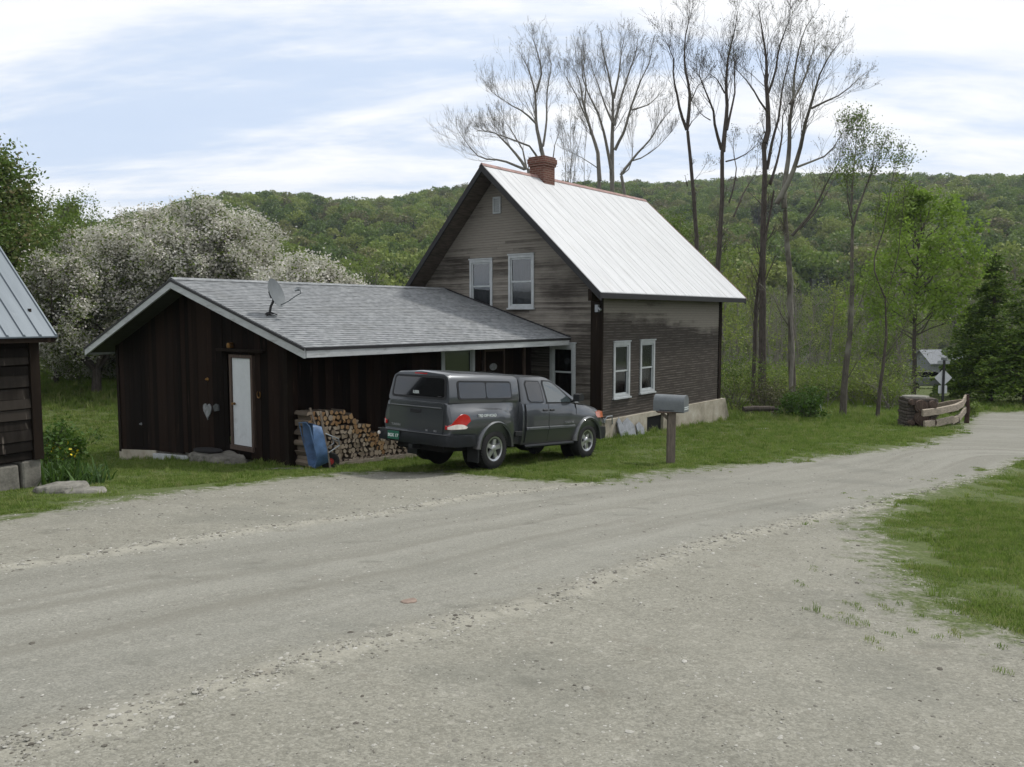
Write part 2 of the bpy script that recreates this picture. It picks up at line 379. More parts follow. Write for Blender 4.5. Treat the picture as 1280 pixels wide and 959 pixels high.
def m_brick():
    m, nt = newmat('red_brick'); o = ocoord(nt); sp = nd(nt, 'ShaderNodeSeparateXYZ', {0: o})
    v = nd(nt, 'ShaderNodeCombineXYZ', {0: math_(nt, 'ADD', sp.outputs[0], sp.outputs[1]), 1: sp.outputs[2], 2: 0.0}).outputs[0]
    br = nd(nt, 'ShaderNodeTexBrick', {'Vector': v, 'Color1': (.105, .048, .036), 'Color2': (.165, .072, .054), 'Mortar': (.25, .2, .17), 'Scale': 1.0, 'Mortar Size': .008, 'Brick Width': .21, 'Row Height': .07})
    n = noise(nt, o, 9, 4, .6); c = mix(nt, math_(nt, 'MULTIPLY', n, .6), br.outputs[0], (.10, .04, .03))
    finish(nt, c, .9, br.outputs[1], -.4, .01, spec=.2); return m
MT['brick'] = m_brick()
MT['redrust'] = simple('rusty_red_ridge', (.27, .17, .155), .7, .3, 4)
MT['postred'] = simple('red_brown_post', (.05, .03, .024), .85, .3, 6)
MT['bark'] = m_bark('dark_bark', (.045, .038, .033), (.115, .10, .088))
MT['barkpale'] = m_bark('grey_bark', (.12, .11, .098), (.25, .235, .21))
MT['barkred'] = m_bark('brown_bark', (.045, .038, .034), (.11, .094, .084))
MT['barklichen'] = m_bark('lichen_bark', (.06, .052, .045), (.13, .12, .10), (.24, .235, .20))
MT['barkivy'] = m_bark('mossy_bark', (.028, .026, .020), (.07, .066, .05), (.045, .06, .03))
MT['wood'] = simple('weathered_wood', (.19, .155, .12), .85, .35, 3, stretch=(5, 5, 5))
MT['mailpost'] = simple('mailbox_post_wood', (.125, .105, .088), .85, .3, 5, stretch=(6, 6, .8))
MT['postwood'] = simple('post_wood', (.085, .06, .048), .85, .3, 5, stretch=(6, 6, .8))
MT['railwood'] = simple('split_rail_wood', (.26, .225, .18), .85, .35, 6, stretch=(1, 1, 5))
MT['metalgrey'] = simple('grey_painted_metal', (.135, .15, .16), .5, .12, 5, metal=.2)
MT['galv'] = simple('galvanised_metal', (.30, .32, .34), .45, .12, 9, metal=.6)
MT['stone'] = simple('flat_stone', (.18, .175, .155), .9, .3, 5, bump=.6)
MT['stonedark'] = simple('field_stone', (.13, .125, .11), .95, .4, 4, bump=.8)
MT['signback'] = simple('bare_sign_back', (.50, .52, .55), .5, .06, 9)
MT['brownstone'] = simple('brown_stone', (.22, .17, .14), .9, .2, 9)
MT['slate'] = simple('grey_slate', (.20, .215, .235), .85, .25, 6, bump=.5)
MT['rubber'] = simple('black_rubber', (.016, .016, .017), .8, .2, 20, bump=.1)
MT['blackplastic'] = simple('black_plastic', (.014, .015, .017), .5, .15, 12, bump=0)
MT['bumper'] = simple('charcoal_bumper', (.012, .014, .017), .42, .15, 6, bump=0, metal=.2)
MT['flare'] = m_paint('flare_paint', (.052, .058, .066), rough=.5)
MT['paint'] = m_paint('dark_grey_metallic_paint', (.050, .056, .064))
MT['chrome'] = simple('alloy_metal', (.50, .51, .53), .3, .06, 9, metal=.85, spec=.5, bump=0)
MT['tint'] = simple('tinted_glass', (.006, .007, .008), .08, .1, 1, spec=.35, bump=0, coat=1.0)
MT['autoglass'] = simple('side_window_glass', (.045, .060, .066), .06, .1, 1, spec=.7, bump=0, coat=1.0)
MT['red'] = simple('red_lens', (.42, .006, .010), .15, .15, 9, spec=.6, bump=0, coat=1.0)
MT['clear'] = simple('clear_lens', (.70, .66, .62), .15, .15, 12, spec=.6, bump=0, coat=1.0)
MT['orange'] = simple('amber_lens', (.42, .12, .06), .2, .1, 9, spec=.6, bump=0, coat=1.0)
MT['plate'] = simple('green_plate', (.015, .10, .065), .5, .05, 9, bump=0)
MT['letter'] = simple('pale_lettering', (.55, .60, .60), .5, .05, 9, bump=0)
MT['lettergrey'] = simple('silver_lettering', (.30, .31, .32), .4, .05, 9, bump=0, metal=.4)
MT['blue'] = simple('blue_painted_tray', (.060, .115, .22), .5, .25, 7, bump=.1, dirt=(.05, .10, .17))
MT['hubred'] = simple('red_hub', (.30, .03, .03), .5, .2, 9)
MT['brass'] = simple('brass', (.22, .12, .04), .4, .2, 9, metal=.7)
MT['heart'] = simple('pale_painted_tin', (.20, .21, .22), .6, .35, 14)
MT['underbody'] = simple('underbody', (.008, .008, .008), .9, .2)
MT['interiorcar'] = MT['underbody']
def m_log(name, lo, hi):
    m, nt = newmat(name); o = ocoord(nt); n = noise(nt, o, 26, 4, .6)
    oi = nd(nt, 'ShaderNodeObjectInfo').outputs['Random']
    f = math_(nt, 'ADD', math_(nt, 'MULTIPLY', n, .4), math_(nt, 'MULTIPLY', oi, .75))
    finish(nt, ramp(nt, f, [(.1, lo), (.4, tuple((a+b)/2 for a, b in zip(lo, hi))), (.95, hi)]), .85, n, .3, .01, spec=.2); return m
MT['logend_o'] = m_log('orange_cut_wood', (.24, .12, .05), (.50, .33, .18))
MT['logend'] = m_log('pale_cut_wood', (.22, .165, .12), (.52, .43, .33))
MT['logbark'] = m_log('firewood_bark', (.05, .04, .032), (.19, .155, .12))

# ------------------------------------------------------------------ ground: one sheet, split into lawn, road and yard
def sdf(px, py, poly):   # signed distance, positive inside
    P = np.asarray(poly, float); q = np.c_[px, py]; d = np.full(len(q), 1e9); inside = np.zeros(len(q), bool)
    for i in range(len(P)):
        a = P[i]; b = P[(i+1) % len(P)]; e = b-a; w = q-a
        t = np.clip((w@e)/(e@e), 0, 1); dd = w-t[:, None]*e; d = np.minimum(d, np.hypot(dd[:, 0], dd[:, 1]))
        c = (a[1] > q[:, 1]) != (b[1] > q[:, 1])
        with np.errstate(divide='ignore', invalid='ignore'):
            xi = a[0]+(q[:, 1]-a[1])/(b[1]-a[1])*(b[0]-a[0])
        inside ^= c & (q[:, 0] < xi)
    return np.where(inside, d, -d)
def pdist(px, py, line):
    P = np.asarray(line, float); q = np.c_[px, py]; d = np.full(len(q), 1e9)
    for i in range(len(P)-1):
        a = P[i]; e = P[i+1]-a; w = q-a; t = np.clip((w@e)/(e@e), 0, 1); dd = w-t[:, None]*e; d = np.minimum(d, np.hypot(dd[:, 0], dd[:, 1]))
    return d
g2 = lambda L: [tuple(to_ground(x, y)[:2]) for x, y in L]
UP = g2([(0, 648), (60, 640), (112, 628), (187, 620), (285, 606), (360, 598), (430, 592), (480, 588), (540, 590), (600, 594), (660, 599), (740, 602), (809, 593), (895, 583), (974, 575),
         (1080, 564), (1136, 558), (1192, 543), (1206, 531), (1212, 521), (1224, 516.5)])
FAR = [(27, 37.5), (48, 43), (48, 34)]
RT = g2([(1280, 576), (1215, 602), (1120, 626), (1092, 660), (1138, 722), (1170, 758), (1240, 785), (1280, 796)])
GRAVEL = [(-30, 9), (-16, 10.4)]+UP+FAR+[(30, 30), (20, 24.5)]+RT+[(9, 5), (14, 3), (14, -8), (-30, -8)]
LOWL = g2([(1280, 575), (1150, 618), (1000, 650), (860, 685), (690, 745), (460, 800), (200, 880), (30, 930)])
UPL = g2([(0, 708), (130, 690), (270, 668), (400, 650), (480, 640), (600, 618), (740, 603)])
ROAD = [(-30, 6.6), (-12, 8.3)]+UPL+UP[12:]+FAR+[(30, 30), (20, 24.5)]+LOWL+[(-3.6, 2.2), (-9, -1.5), (-30, -8)]
xs = np.r_[-np.geomspace(2600, 14.6, 56), np.arange(-14.4, 26.01, .15), np.geomspace(26.3, 2600, 56)]
ys = np.r_[-np.geomspace(1200, 1.6, 26), np.arange(-1.4, 6, .11), np.arange(6, 38, .17), np.geomspace(38.3, 2600, 70)]
GX, GY = np.meshgrid(xs, ys); gx = GX.ravel(); gy = GY.ravel(); gzv = hgt(gx, gy)
sg = np.full(len(gx), -5.0); sr = np.full(len(gx), -5.0); sb = np.full(len(gx), 5.0)
near = (np.abs(gx) < 60) & (np.abs(gy) < 60)
sg[near] = sdf(gx[near], gy[near], GRAVEL); sr[near] = sdf(gx[near], gy[near], ROAD)
sl = np.full(len(gx), 5.0); sl[near] = pdist(gx[near], gy[near], LOWL)
sb[near] = np.minimum(sl[near], pdist(gx[near], gy[near], UPL))
def vn(x, y, s, seed):  # cheap smooth value noise
    rs = np.random.RandomState(seed); T = rs.rand(64, 64); X = x/s; Y = y/s
    i = np.floor(X).astype(int); j = np.floor(Y).astype(int); fx = X-i; fy = Y-j; fx = fx*fx*(3-2*fx); fy = fy*fy*(3-2*fy)
    g = lambda a, b: T[a % 64, b % 64]
    return (g(i, j)*(1-fx)+g(i+1, j)*fx)*(1-fy)+(g(i, j+1)*(1-fx)+g(i+1, j+1)*fx)*fy
def relief(x, y, g_, r_, b_):
    d = (vn(x, y, .35, 1)-.5)*.022+(vn(x, y, 1.1, 2)-.5)*.05+(vn(x, y, .16, 3)-.5)*.012
    return d*np.where(r_ > 0, .5, 1)+np.exp(-(b_/.13)**2)*(.012+.016*vn(x, y, .6, 5))-np.clip(g_, 0, .25)*.06
gzd = gzv+np.where(near, relief(gx, gy, sg, sr, sb), 0)
VV = np.c_[gx, gy, gzd]; nx_, ny_ = len(xs), len(ys)
ii, jj = np.meshgrid(np.arange(nx_-1), np.arange(ny_-1)); q0 = (jj*nx_+ii).ravel()
FF = np.c_[q0, q0+1, q0+nx_+1, q0+nx_]
def m_ground():
    m, nt = newmat('ground_surface')
    w = nd(nt, 'ShaderNodeTexCoord').outputs['Object']
    at = lambda n: nd(nt, 'ShaderNodeAttribute', attribute_name=n).outputs['Fac']
    g, r, b = at('sg'), at('sr'), at('sb')
    lw = nd(nt, 'ShaderNodeCombineXYZ', {0: math_(nt, 'MULTIPLY', nd(nt, 'ShaderNodeSeparateXYZ', {0: w}).outputs[0], .10), 1: math_(nt, 'ADD', at('sl'), math_(nt, 'MULTIPLY', noise(nt, w, .5, 2), .35)), 2: 0.0}).outputs[0]
    nA = noise(nt, w, .9, 5, .62); nB = noise(nt, w, 4.5, 5, .65); nC = noise(nt, w, 26, 4, .65); nD = noise(nt, w, 110, 3, .6)
    # grass / gravel split with a ragged edge
    e = math_(nt, 'ADD', g, math_(nt, 'ADD', math_(nt, 'MULTIPLY', math_(nt, 'SUBTRACT', nB, .5), 2.2), math_(nt, 'MULTIPLY', math_(nt, 'SUBTRACT', nC, .5), 1.0)))
    fg = sstep(nt, e, -.22, .42)
    # gravel
    vo = nd(nt, 'ShaderNodeTexVoronoi', {'Vector': w, 'Scale': 42.0}); vo2 = nd(nt, 'ShaderNodeTexVoronoi', {'Vector': w, 'Scale': 110.0})
    vo3 = nd(nt, 'ShaderNodeTexVoronoi', {'Vector': w, 'Scale': 15.0})
    base = ramp(nt, math_(nt, 'ADD', math_(nt, 'MULTIPLY', nA, .55), math_(nt, 'MULTIPLY', nB, .45)), [(.33, (.145, .147, .126)), (.5, (.192, .194, .168)), (.67, (.242, .244, .213))])
    roadc = ramp(nt, noise(nt, mapping(nt, lw, (1, 1.5, 1)), 1.1, 4, .55), [(.35, (.163, .166, .149)), (.65, (.238, .242, .220))])
    fr = sstep(nt, math_(nt, 'ADD', r, math_(nt, 'MULTIPLY', math_(nt, 'SUBTRACT', nB, .5), 1.2)), -.15, .5)
    gc = mix(nt, fr, base, roadc)
    peb = ramp(nt, nd(nt, 'ShaderNodeSeparateColor', {0: vo.outputs[1]}).outputs[0], [(0, (.11, .104, .085)), (.45, (.19, .182, .148)), (.85, (.27, .26, .215)), (1, (.38, .37, .32))])
    pf = mix_f(nt, fr, .30, .15)
    gc = mix(nt, pf, gc, peb)
    peb2 = ramp(nt, nd(nt, 'ShaderNodeSeparateColor', {0: vo2.outputs[1]}).outputs[0], [(0, (.10, .095, .08)), (.5, (.21, .20, .165)), (1, (.38, .37, .32))])
    gc = mix(nt, .30, gc, peb2)
    big = math_(nt, 'MULTIPLY', math_(nt, 'GREATER_THAN', nd(nt, 'ShaderNodeSeparateColor', {0: vo3.outputs[1]}).outputs[1], .93), math_(nt, 'LESS_THAN', vo3.outputs[0], .3))
    gc = mix(nt, math_(nt, 'MULTIPLY', big, .35), gc, (.36, .35, .31))
    bm_ = math_(nt, 'MULTIPLY', sstep(nt, math_(nt, 'ADD', b, math_(nt, 'MULTIPLY', math_(nt, 'SUBTRACT', nC, .5), .35)), .26, .03), sstep(nt, nB, .36, .58))
    gc = mix(nt, math_(nt, 'MULTIPLY', bm_, .55), gc, (.34, .33, .28))
    dk = sstep(nt, noise(nt, mapping(nt, w, (1, 1, 1), (9, 4, 0)), 2.6, 6, .7), .58, .76)
    gc = mix(nt, math_(nt, 'MULTIPLY', dk, mix_f(nt, fr, .55, .28)), gc, (.115, .095, .075))
    tr_ = noise(nt, mapping(nt, lw, (1, 2.2, 1), (4, 7, 0)), 1.0, 3, .5)
    gc = mix(nt, math_(nt, 'MULTIPLY', math_(nt, 'MULTIPLY', sstep(nt, tr_, .50, .66), fr), .45), gc, (.145, .140, .118))
    mid = noise(nt, mapping(nt, w, (1, 1, 1), (3, 8, 0)), .55, 5, .6)
    gc = mix(nt, math_(nt, 'MULTIPLY', sstep(nt, mid, .50, .68), .36), gc, (.125, .128, .112))
    pud = noise(nt, mapping(nt, w, (1, 1.8, 1), (13, 5, 0), (0, 0, .4)), 1.3, 5, .65)
    gc = mix(nt, math_(nt, 'MULTIPLY', sstep(nt, pud, .60, .70), .38), gc, (.10, .10, .085))
    # lawn soil and short turf
    tf = ramp(nt, nC, [(.3, (.048, .064, .022)), (.55, (.080, .106, .034)), (.75, (.13, .135, .065))])
    tf = mix(nt, sstep(nt, nB, .55, .75), tf, (.10, .095, .048))
    c = mix(nt, fg, tf, gc)
    hgt_ = math_(nt, 'ADD', math_(nt, 'MULTIPLY', vo.outputs[0], -.35), math_(nt, 'ADD', math_(nt, 'MULTIPLY', vo2.outputs[0], -.35), math_(nt, 'MULTIPLY', nC, 1.1)))
    finish(nt, c, .92, hgt_, .42, .012, spec=.15); return m
MT['ground'] = m_ground()
MT['hillfloor'] = simple('forest_floor', (.030, .042, .018), .95, .3, .05)
fc = VV[FF].mean(1)
fsg, fsr = sg[FF].mean(1), sr[FF].mean(1)
far = np.hypot(fc[:, 0], fc[:, 1]-20) > 110
sel = {'road': (fsr > 0) & ~far, 'gravel_yard': (fsg > 0) & (fsr <= 0) & ~far, 'ground': (fsg <= 0) & (fsr <= 0) & ~far, 'hills': far}
for nm, mk in sel.items():
    f = FF[mk]; u_, inv = np.unique(f, return_inverse=True)
    me = np_mesh(nm, VV[u_], inv.reshape(f.shape), MT['hillfloor'] if nm == 'hills' else MT['ground'], smooth=True)
    for an, arr in (('sg', sg), ('sr', sr), ('sb', sb), ('sl', sl)):
        a = me.attributes.new(an, 'FLOAT', 'POINT'); a.data.foreach_set('value', arr[u_].astype(np.float32))
    setp(link(nm, me), kind='structure')

# ------------------------------------------------------------------ scatter (stuff only)
def scatter(name, pts, rotz, scl, protos, label=None, cat=None, idx=None, tilt=None):
    """points carrying rotation, scale and pick index -> instances of the prototype meshes"""
    me = bpy.data.meshes.new(name); n = len(pts)
    me.vertices.add(n); me.vertices.foreach_set('co', np.asarray(pts, np.float32).ravel())
    rot = np.zeros((n, 3), np.float32); rot[:, 2] = rotz
    if tilt is not None: rot[:, 0] = tilt
    a = me.attributes.new('rt', 'FLOAT_VECTOR', 'POINT'); a.data.foreach_set('vector', rot.ravel())
    a = me.attributes.new('sc', 'FLOAT', 'POINT'); a.data.foreach_set('value', np.asarray(scl, np.float32))
    if idx is None: idx = np.random.RandomState(n).randint(0, len(protos), n)
    a = me.attributes.new('ix', 'INT', 'POINT'); a.data.foreach_set('value', np.asarray(idx, np.int32))
    o = bpy.data.objects.new(name, me); COL.objects.link(o)
    pc = bpy.data.collections.new(name+'_kinds')
    for i, p in enumerate(protos): pc.objects.link(bpy.data.objects.new('%s_%02d' % (name, i), p))
    ng = bpy.data.node_groups.new(name, 'GeometryNodeTree')
    ng.interface.new_socket('Geometry', in_out='INPUT', socket_type='NodeSocketGeometry'); ng.interface.new_socket('Geometry', in_out='OUTPUT', socket_type='NodeSocketGeometry')
    gi = ng.nodes.new('NodeGroupInput'); go = ng.nodes.new('NodeGroupOutput')
    ci = nd(ng, 'GeometryNodeCollectionInfo'); ci.inputs[0].default_value = pc; ci.inputs[1].default_value = True; ci.inputs[2].default_value = True
    def na(nm, ty): x = nd(ng, 'GeometryNodeInputNamedAttribute', data_type=ty); x.inputs[0].default_value = nm; return x.outputs[0]
    e2r = nd(ng, 'FunctionNodeEulerToRotation', {0: na('rt', 'FLOAT_VECTOR')})
    ip = nd(ng, 'GeometryNodeInstanceOnPoints', {'Points': gi.outputs[0], 'Instance': ci.outputs[0], 'Pick Instance': True, 'Instance Index': na('ix', 'INT'), 'Rotation': e2r.outputs[0], 'Scale': na('sc', 'FLOAT')})
    ng.links.new(ip.outputs[0], go.inputs[0])
    md = o.modifiers.new('scatter', 'NODES'); md.node_group = ng
    return setp(o, label, cat, None, 'stuff')

# ------------------------------------------------------------------ foliage helpers
def quads(cent, size, rs, flat=0.0, aspect=.6, up=None):
    """random leaf quads, one per centre"""
    n = len(cent); a = rs.normal(size=(n, 3)); a /= np.linalg.norm(a, axis=1)[:, None]
    b = rs.normal(size=(n, 3)); 
    if flat: a[:, 2] *= (1-flat); b[:, 2] *= (1-flat); a /= np.linalg.norm(a, axis=1)[:, None]
    b -= a*(a*b).sum(1)[:, None]; b /= np.linalg.norm(b, axis=1)[:, None]
    s = np.asarray(size); s = (s*np.ones(n))[:, None]
    a = a*s*.5; b = b*s*.5*aspect
    nrm = np.cross(a, b); nrm /= np.linalg.norm(nrm, axis=1)[:, None]+1e-9
    v = np.stack([cent-a, cent-b*.9+nrm*s*.08, cent+a, cent+b*.9-nrm*s*.08], 1).reshape(-1, 3)
    return v, np.arange(4*n).reshape(n, 4)
class Tree:
    """grows limbs as polylines, meshes them as tapered tubes, drops leaves along the thin ends"""
    def __init__(s, seed): s.rs = np.random.RandomState(seed); s.pl = []; s.tips = []
    def limb(s, pts, r0, r1):
        s.pl.append((np.asarray(pts, float), np.linspace(r0, r1, len(pts))))
    def grow(s, p, d, L, r, lev, up=.25, wob=.18, nchild=(3, 5), ang=(.35, .75), ratio=(.5, .75), maxlev=3, tipr=.006):
        rs = s.rs; n = 6 if lev < 2 else 4
        P = [np.array(p, float)]; d = np.array(d, float); d /= np.linalg.norm(d)
        for i in range(n):
            d = d+rs.normal(0, wob, 3)+np.array([0, 0, up*.3]); d /= np.linalg.norm(d)
            P.append(P[-1]+d*L/n)
        r1 = max(tipr*.7, r*.3)
        s.limb(P, r, r1)
        if lev >= maxlev: s.tips.append((np.array(P), lev)); return
        k = rs.randint(nchild[0], nchild[1]+1)
        for j in range(k):
            t = rs.uniform(.25, .98) if j else 1.0
            f = t*n; i = min(int(f), n-1); q = P[i]+(P[i+1]-P[i])*(f-i); dd = P[i+1]-P[i]; dd /= np.linalg.norm(dd)
            s.kid(q, dd, L*rs.uniform(*ratio)*(1.15-.45*t), max(tipr, r*(1-.6*t)*.6), lev+1, up, wob, nchild, ang, ratio, maxlev, tipr)
    def kid(s, q, dd, L, r, lev, up, wob, nchild, ang, ratio, maxlev, tipr):
        rs = s.rs; ax = rs.normal(size=3); ax -= dd*(ax@dd); ax /= np.linalg.norm(ax)
        an = rs.uniform(*ang); d = dd*math.cos(an)+ax*math.sin(an)+np.array([0, 0, up*.5])
        s.grow(q, d, L, r, lev, up, wob, nchild, ang, ratio, maxlev, tipr)
    def traced(s, pxs, Y, r0, r1, drift=0.0, kids=10, klen=2.0, t0=.3, up=.35, maxlev=3, tipr=.0045, ang=(.3, .95), step=.5):
        """a limb that follows a measured course at depth Y, with its own spread in depth"""
        P = [at_y(x, y, Y) for x, y in pxs]; dr = drift
        Lt = [0]; 
        for a, b in zip(P, P[1:]): Lt.append(Lt[-1]+np.linalg.norm(b-a))
        tot = Lt[-1]; n = max(4, int(tot/step)); ts = np.linspace(0, tot, n+1)
        Q = np.stack([np.interp(ts, Lt, [p[k] for p in P]) for k in range(3)], 1)
        prof = (ts/tot)**1.2*dr
        wv = np.cumsum(s.rs.normal(0, .04, (n+1, 3)), 0); wv -= wv[0]
        # keep the course in the picture while it leans in depth: slide along the sight line
        cam_ = np.array([0, 0, CZ]); Q = cam_+(Q-cam_)*((Y+prof)/Y)[:, None]+wv*.25
        s.limb(Q, r0*.85, r1*.6)
        kids = int(kids*1.5)
        for j in range(kids):
            t = s.rs.uniform(t0, 1) if j else 1.0
            f = t*n; i = min(int(f), n-1); q = Q[i]+(Q[i+1]-Q[i])*(f-i); dd = Q[i+1]-Q[i]; dd /= np.linalg.norm(dd)
            s.kid(q, dd, klen*s.rs.uniform(.8, 1.8)*(1.35-1.0*t), max(tipr*1.3, (r0+(r1-r0)*t)*.19), 1, up*.7, .10, (3, 5), (.3, .7), (.38, .68), maxlev, tipr)
    def mesh(s, off, name, mat, rmin=0.0, rmax=99):
        VS, FS, b = [], [], 0
        for P, r in s.pl:
            if not (rmin <= r[0] < rmax): continue
            n = 9 if r[0] > .12 else 6 if r[0] > .05 else 4 if r[0] > .02 else 3
            T = np.gradient(P, axis=0); T /= np.linalg.norm(T, axis=1)[:, None]+1e-9
            ref = np.array([.3, .5, .81]) if abs(T[0, 2]) < .7 else np.array([1, .2, 0.])
            A1 = np.cross(T, ref); A1 /= np.linalg.norm(A1, axis=1)[:, None]+1e-9; B1 = np.cross(T, A1)
            an = np.arange(n)*2*np.pi/n
            v = P[:, None]+(A1[:, None]*np.cos(an)[None, :, None]+B1[:, None]*np.sin(an)[None, :, None])*r[:, None, None]
            m = len(P); i, k = np.meshgrid(np.arange(m-1), np.arange(n), indexing='ij'); i = i.ravel(); k = k.ravel()
            FS.append(np.c_[i*n+k, i*n+(k+1) % n, (i+1)*n+(k+1) % n, (i+1)*n+k]+b); VS.append(v.reshape(-1, 3)); b += m*n
        if not VS: return None
        return np_mesh(name, np.concatenate(VS)-np.asarray(off), np.concatenate(FS), mat, smooth=True)
    def leaves(s, off, name, mat, per=8, size=.12, spread=.25, levs=None, flat=.2, extra=None):
        C = []
        for P, lev in s.tips:
            k = s.rs.poisson(per)
            if not k: continue
            t = s.rs.uniform(.15, 1, k)*(len(P)-1); i = np.minimum(t.astype(int), len(P)-2)
            C.append(P[i]+(P[i+1]-P[i])*(t-i)[:, None]+s.rs.normal(0, spread, (k, 3)))
        C = np.concatenate(C) if C else np.zeros((0, 3))
        v, f = quads(C-np.asarray(off), size*s.rs.uniform(.6, 1.3, len(C)), s.rs, flat)
        return np_mesh(name, v, f, mat)
def plant_tree(tr, name, base, label, cat, bark, leafmat=None, group=None, per=6, size=.1, spread=.2, crown_name='crown', split=.03):
    root = empty(name, base, 0, label, cat, group)
    link('trunk', tr.mesh(base, 'trunk', bark, split), root)
    tw = tr.mesh(base, 'twigs', bark, 0, split)
    if tw: link('twigs', tw, root)
    if leafmat: link(crown_name, tr.leaves(base, crown_name, leafmat, per, size, spread), root)
    return root
exec_parts = []

# ================================================================== far hillside
MT['hleaf'] = m_leaf('hillside_leaves', [(0.183, 0.150, 0.088), (0.073, 0.111, 0.033), (0.119, 0.176, 0.040), (0.176, 0.234, 0.051), (0.239, 0.280, 0.068), (0.197, 0.182, 0.088)], .38, 'object')
MT['hcon'] = m_leaf('conifer_needles', [(0.014, 0.026, 0.012), (0.022, 0.039, 0.016), (0.034, 0.055, 0.021)], .0, 'object')
def lumpy(seed, R=4.2, H=4.6, n=760, q=.66):
    rs = np.random.RandomState(seed); nl = 9
    lc = rs.normal(0, 1, (nl, 3)); lc /= np.linalg.norm(lc, axis=1)[:, None]; lc *= np.array([R*.5, R*.5, H*.45]); lc[:, 2] += 8; lr = rs.uniform(.42, .7, nl)*R
    k = rs.randint(0, nl, n); d = rs.normal(size=(n, 3)); d /= np.linalg.norm(d, axis=1)[:, None]; d[:, 2] = np.abs(d[:, 2])*.9-.15*rs.rand(n)
    C = lc[k]+d*(lr[k]*rs.uniform(.72, 1.05, n))[:, None]
    v, f = quads(C, q*rs.uniform(.6, 1.4, n), rs, 0, .8)
    # trunk
    an = np.arange(4)*np.pi/2; tv = np.concatenate([np.c_[np.cos(an)*.2, np.sin(an)*.2, np.full(4, z)] for z in (-1.5, 7.5)])
    tf = np.array([[0, 1, 5, 4], [1, 2, 6, 5], [2, 3, 7, 6], [3, 0, 4, 7]])+len(v)
    return np_mesh('forest_crown', np.r_[v, tv], np.r_[f, tf], [MT['hleaf'], MT['bark']], face_mat=np.r_[np.zeros(len(f)), np.ones(4)])
def conif(seed, H=15, R=2.9, n=900, q=.8, mat=None, droop=.35, nm='conifer_crown', z0=1.5, lay=None, expo=.9):
    rs = np.random.RandomState(seed); t = rs.rand(n)**1.35
    z = z0+(H-z0)*t; rr = R*(1-t)**expo*(.55+.45*rs.rand(n))*(1+.25*np.sin(z*4.5+rs.rand()*6)); an = rs.rand(n)*2*np.pi
    rr *= 1+.25*np.sin(an*3+z*1.3)
    C = np.c_[np.cos(an)*rr, np.sin(an)*rr, z-rr*droop]
    v, f = quads(C, q*rs.uniform(.6, 1.3, n)*(1-.5*t), rs, .5, .55)
    a4 = np.arange(5)*2*np.pi/5; tv = np.concatenate([np.c_[np.cos(a4)*w, np.sin(a4)*w, np.full(5, zz_)] for zz_, w in ((-1, .2), (H*.95, .03))])
    tf = np.array([[i, (i+1) % 5, 5+(i+1) % 5, 5+i] for i in range(5)])+len(v)
    return np_mesh(nm, np.r_[v, tv], np.r_[f, tf], [mat or MT['hcon'], MT['bark']], face_mat=np.r_[np.zeros(len(f)), np.ones(5)])
rs = np.random.RandomState(5)
def polar(n, r0, r1, a0, a1, rs):
    r = np.sqrt(rs.uniform(r0*r0, r1*r1, n)); a = rs.uniform(R_(a0), R_(a1), n); return r*np.sin(a), r*np.cos(a), r, a
hx, hy, hr, ha = polar(9500, 165, 690, -48, 46, rs)
cz = vn(hx+900, hy, 70, 11)
isc = (rs.rand(len(hx)) < np.where(cz > .72, .38, .025)) | ((ha < -.12) & (hr > 560) & (rs.rand(len(hx)) < .7))
hz = hgt(hx, hy)
for nm, mk, pr, lab, sc in (('hillside_forest', ~isc, [lumpy(s) for s in range(7)], 'spring green broadleaf forest covering the far hillside', (.6, 1.5)),
                        ('hillside_conifers', isc, [conif(s) for s in range(3)], 'dark conifers mixed into the forest on the far hillside', (.6, .95))):
    n = mk.sum(); scatter(nm, np.c_[hx[mk], hy[mk], hz[mk]], rs.rand(n)*6.28, rs.uniform(*sc, n), pr, lab, 'forest')

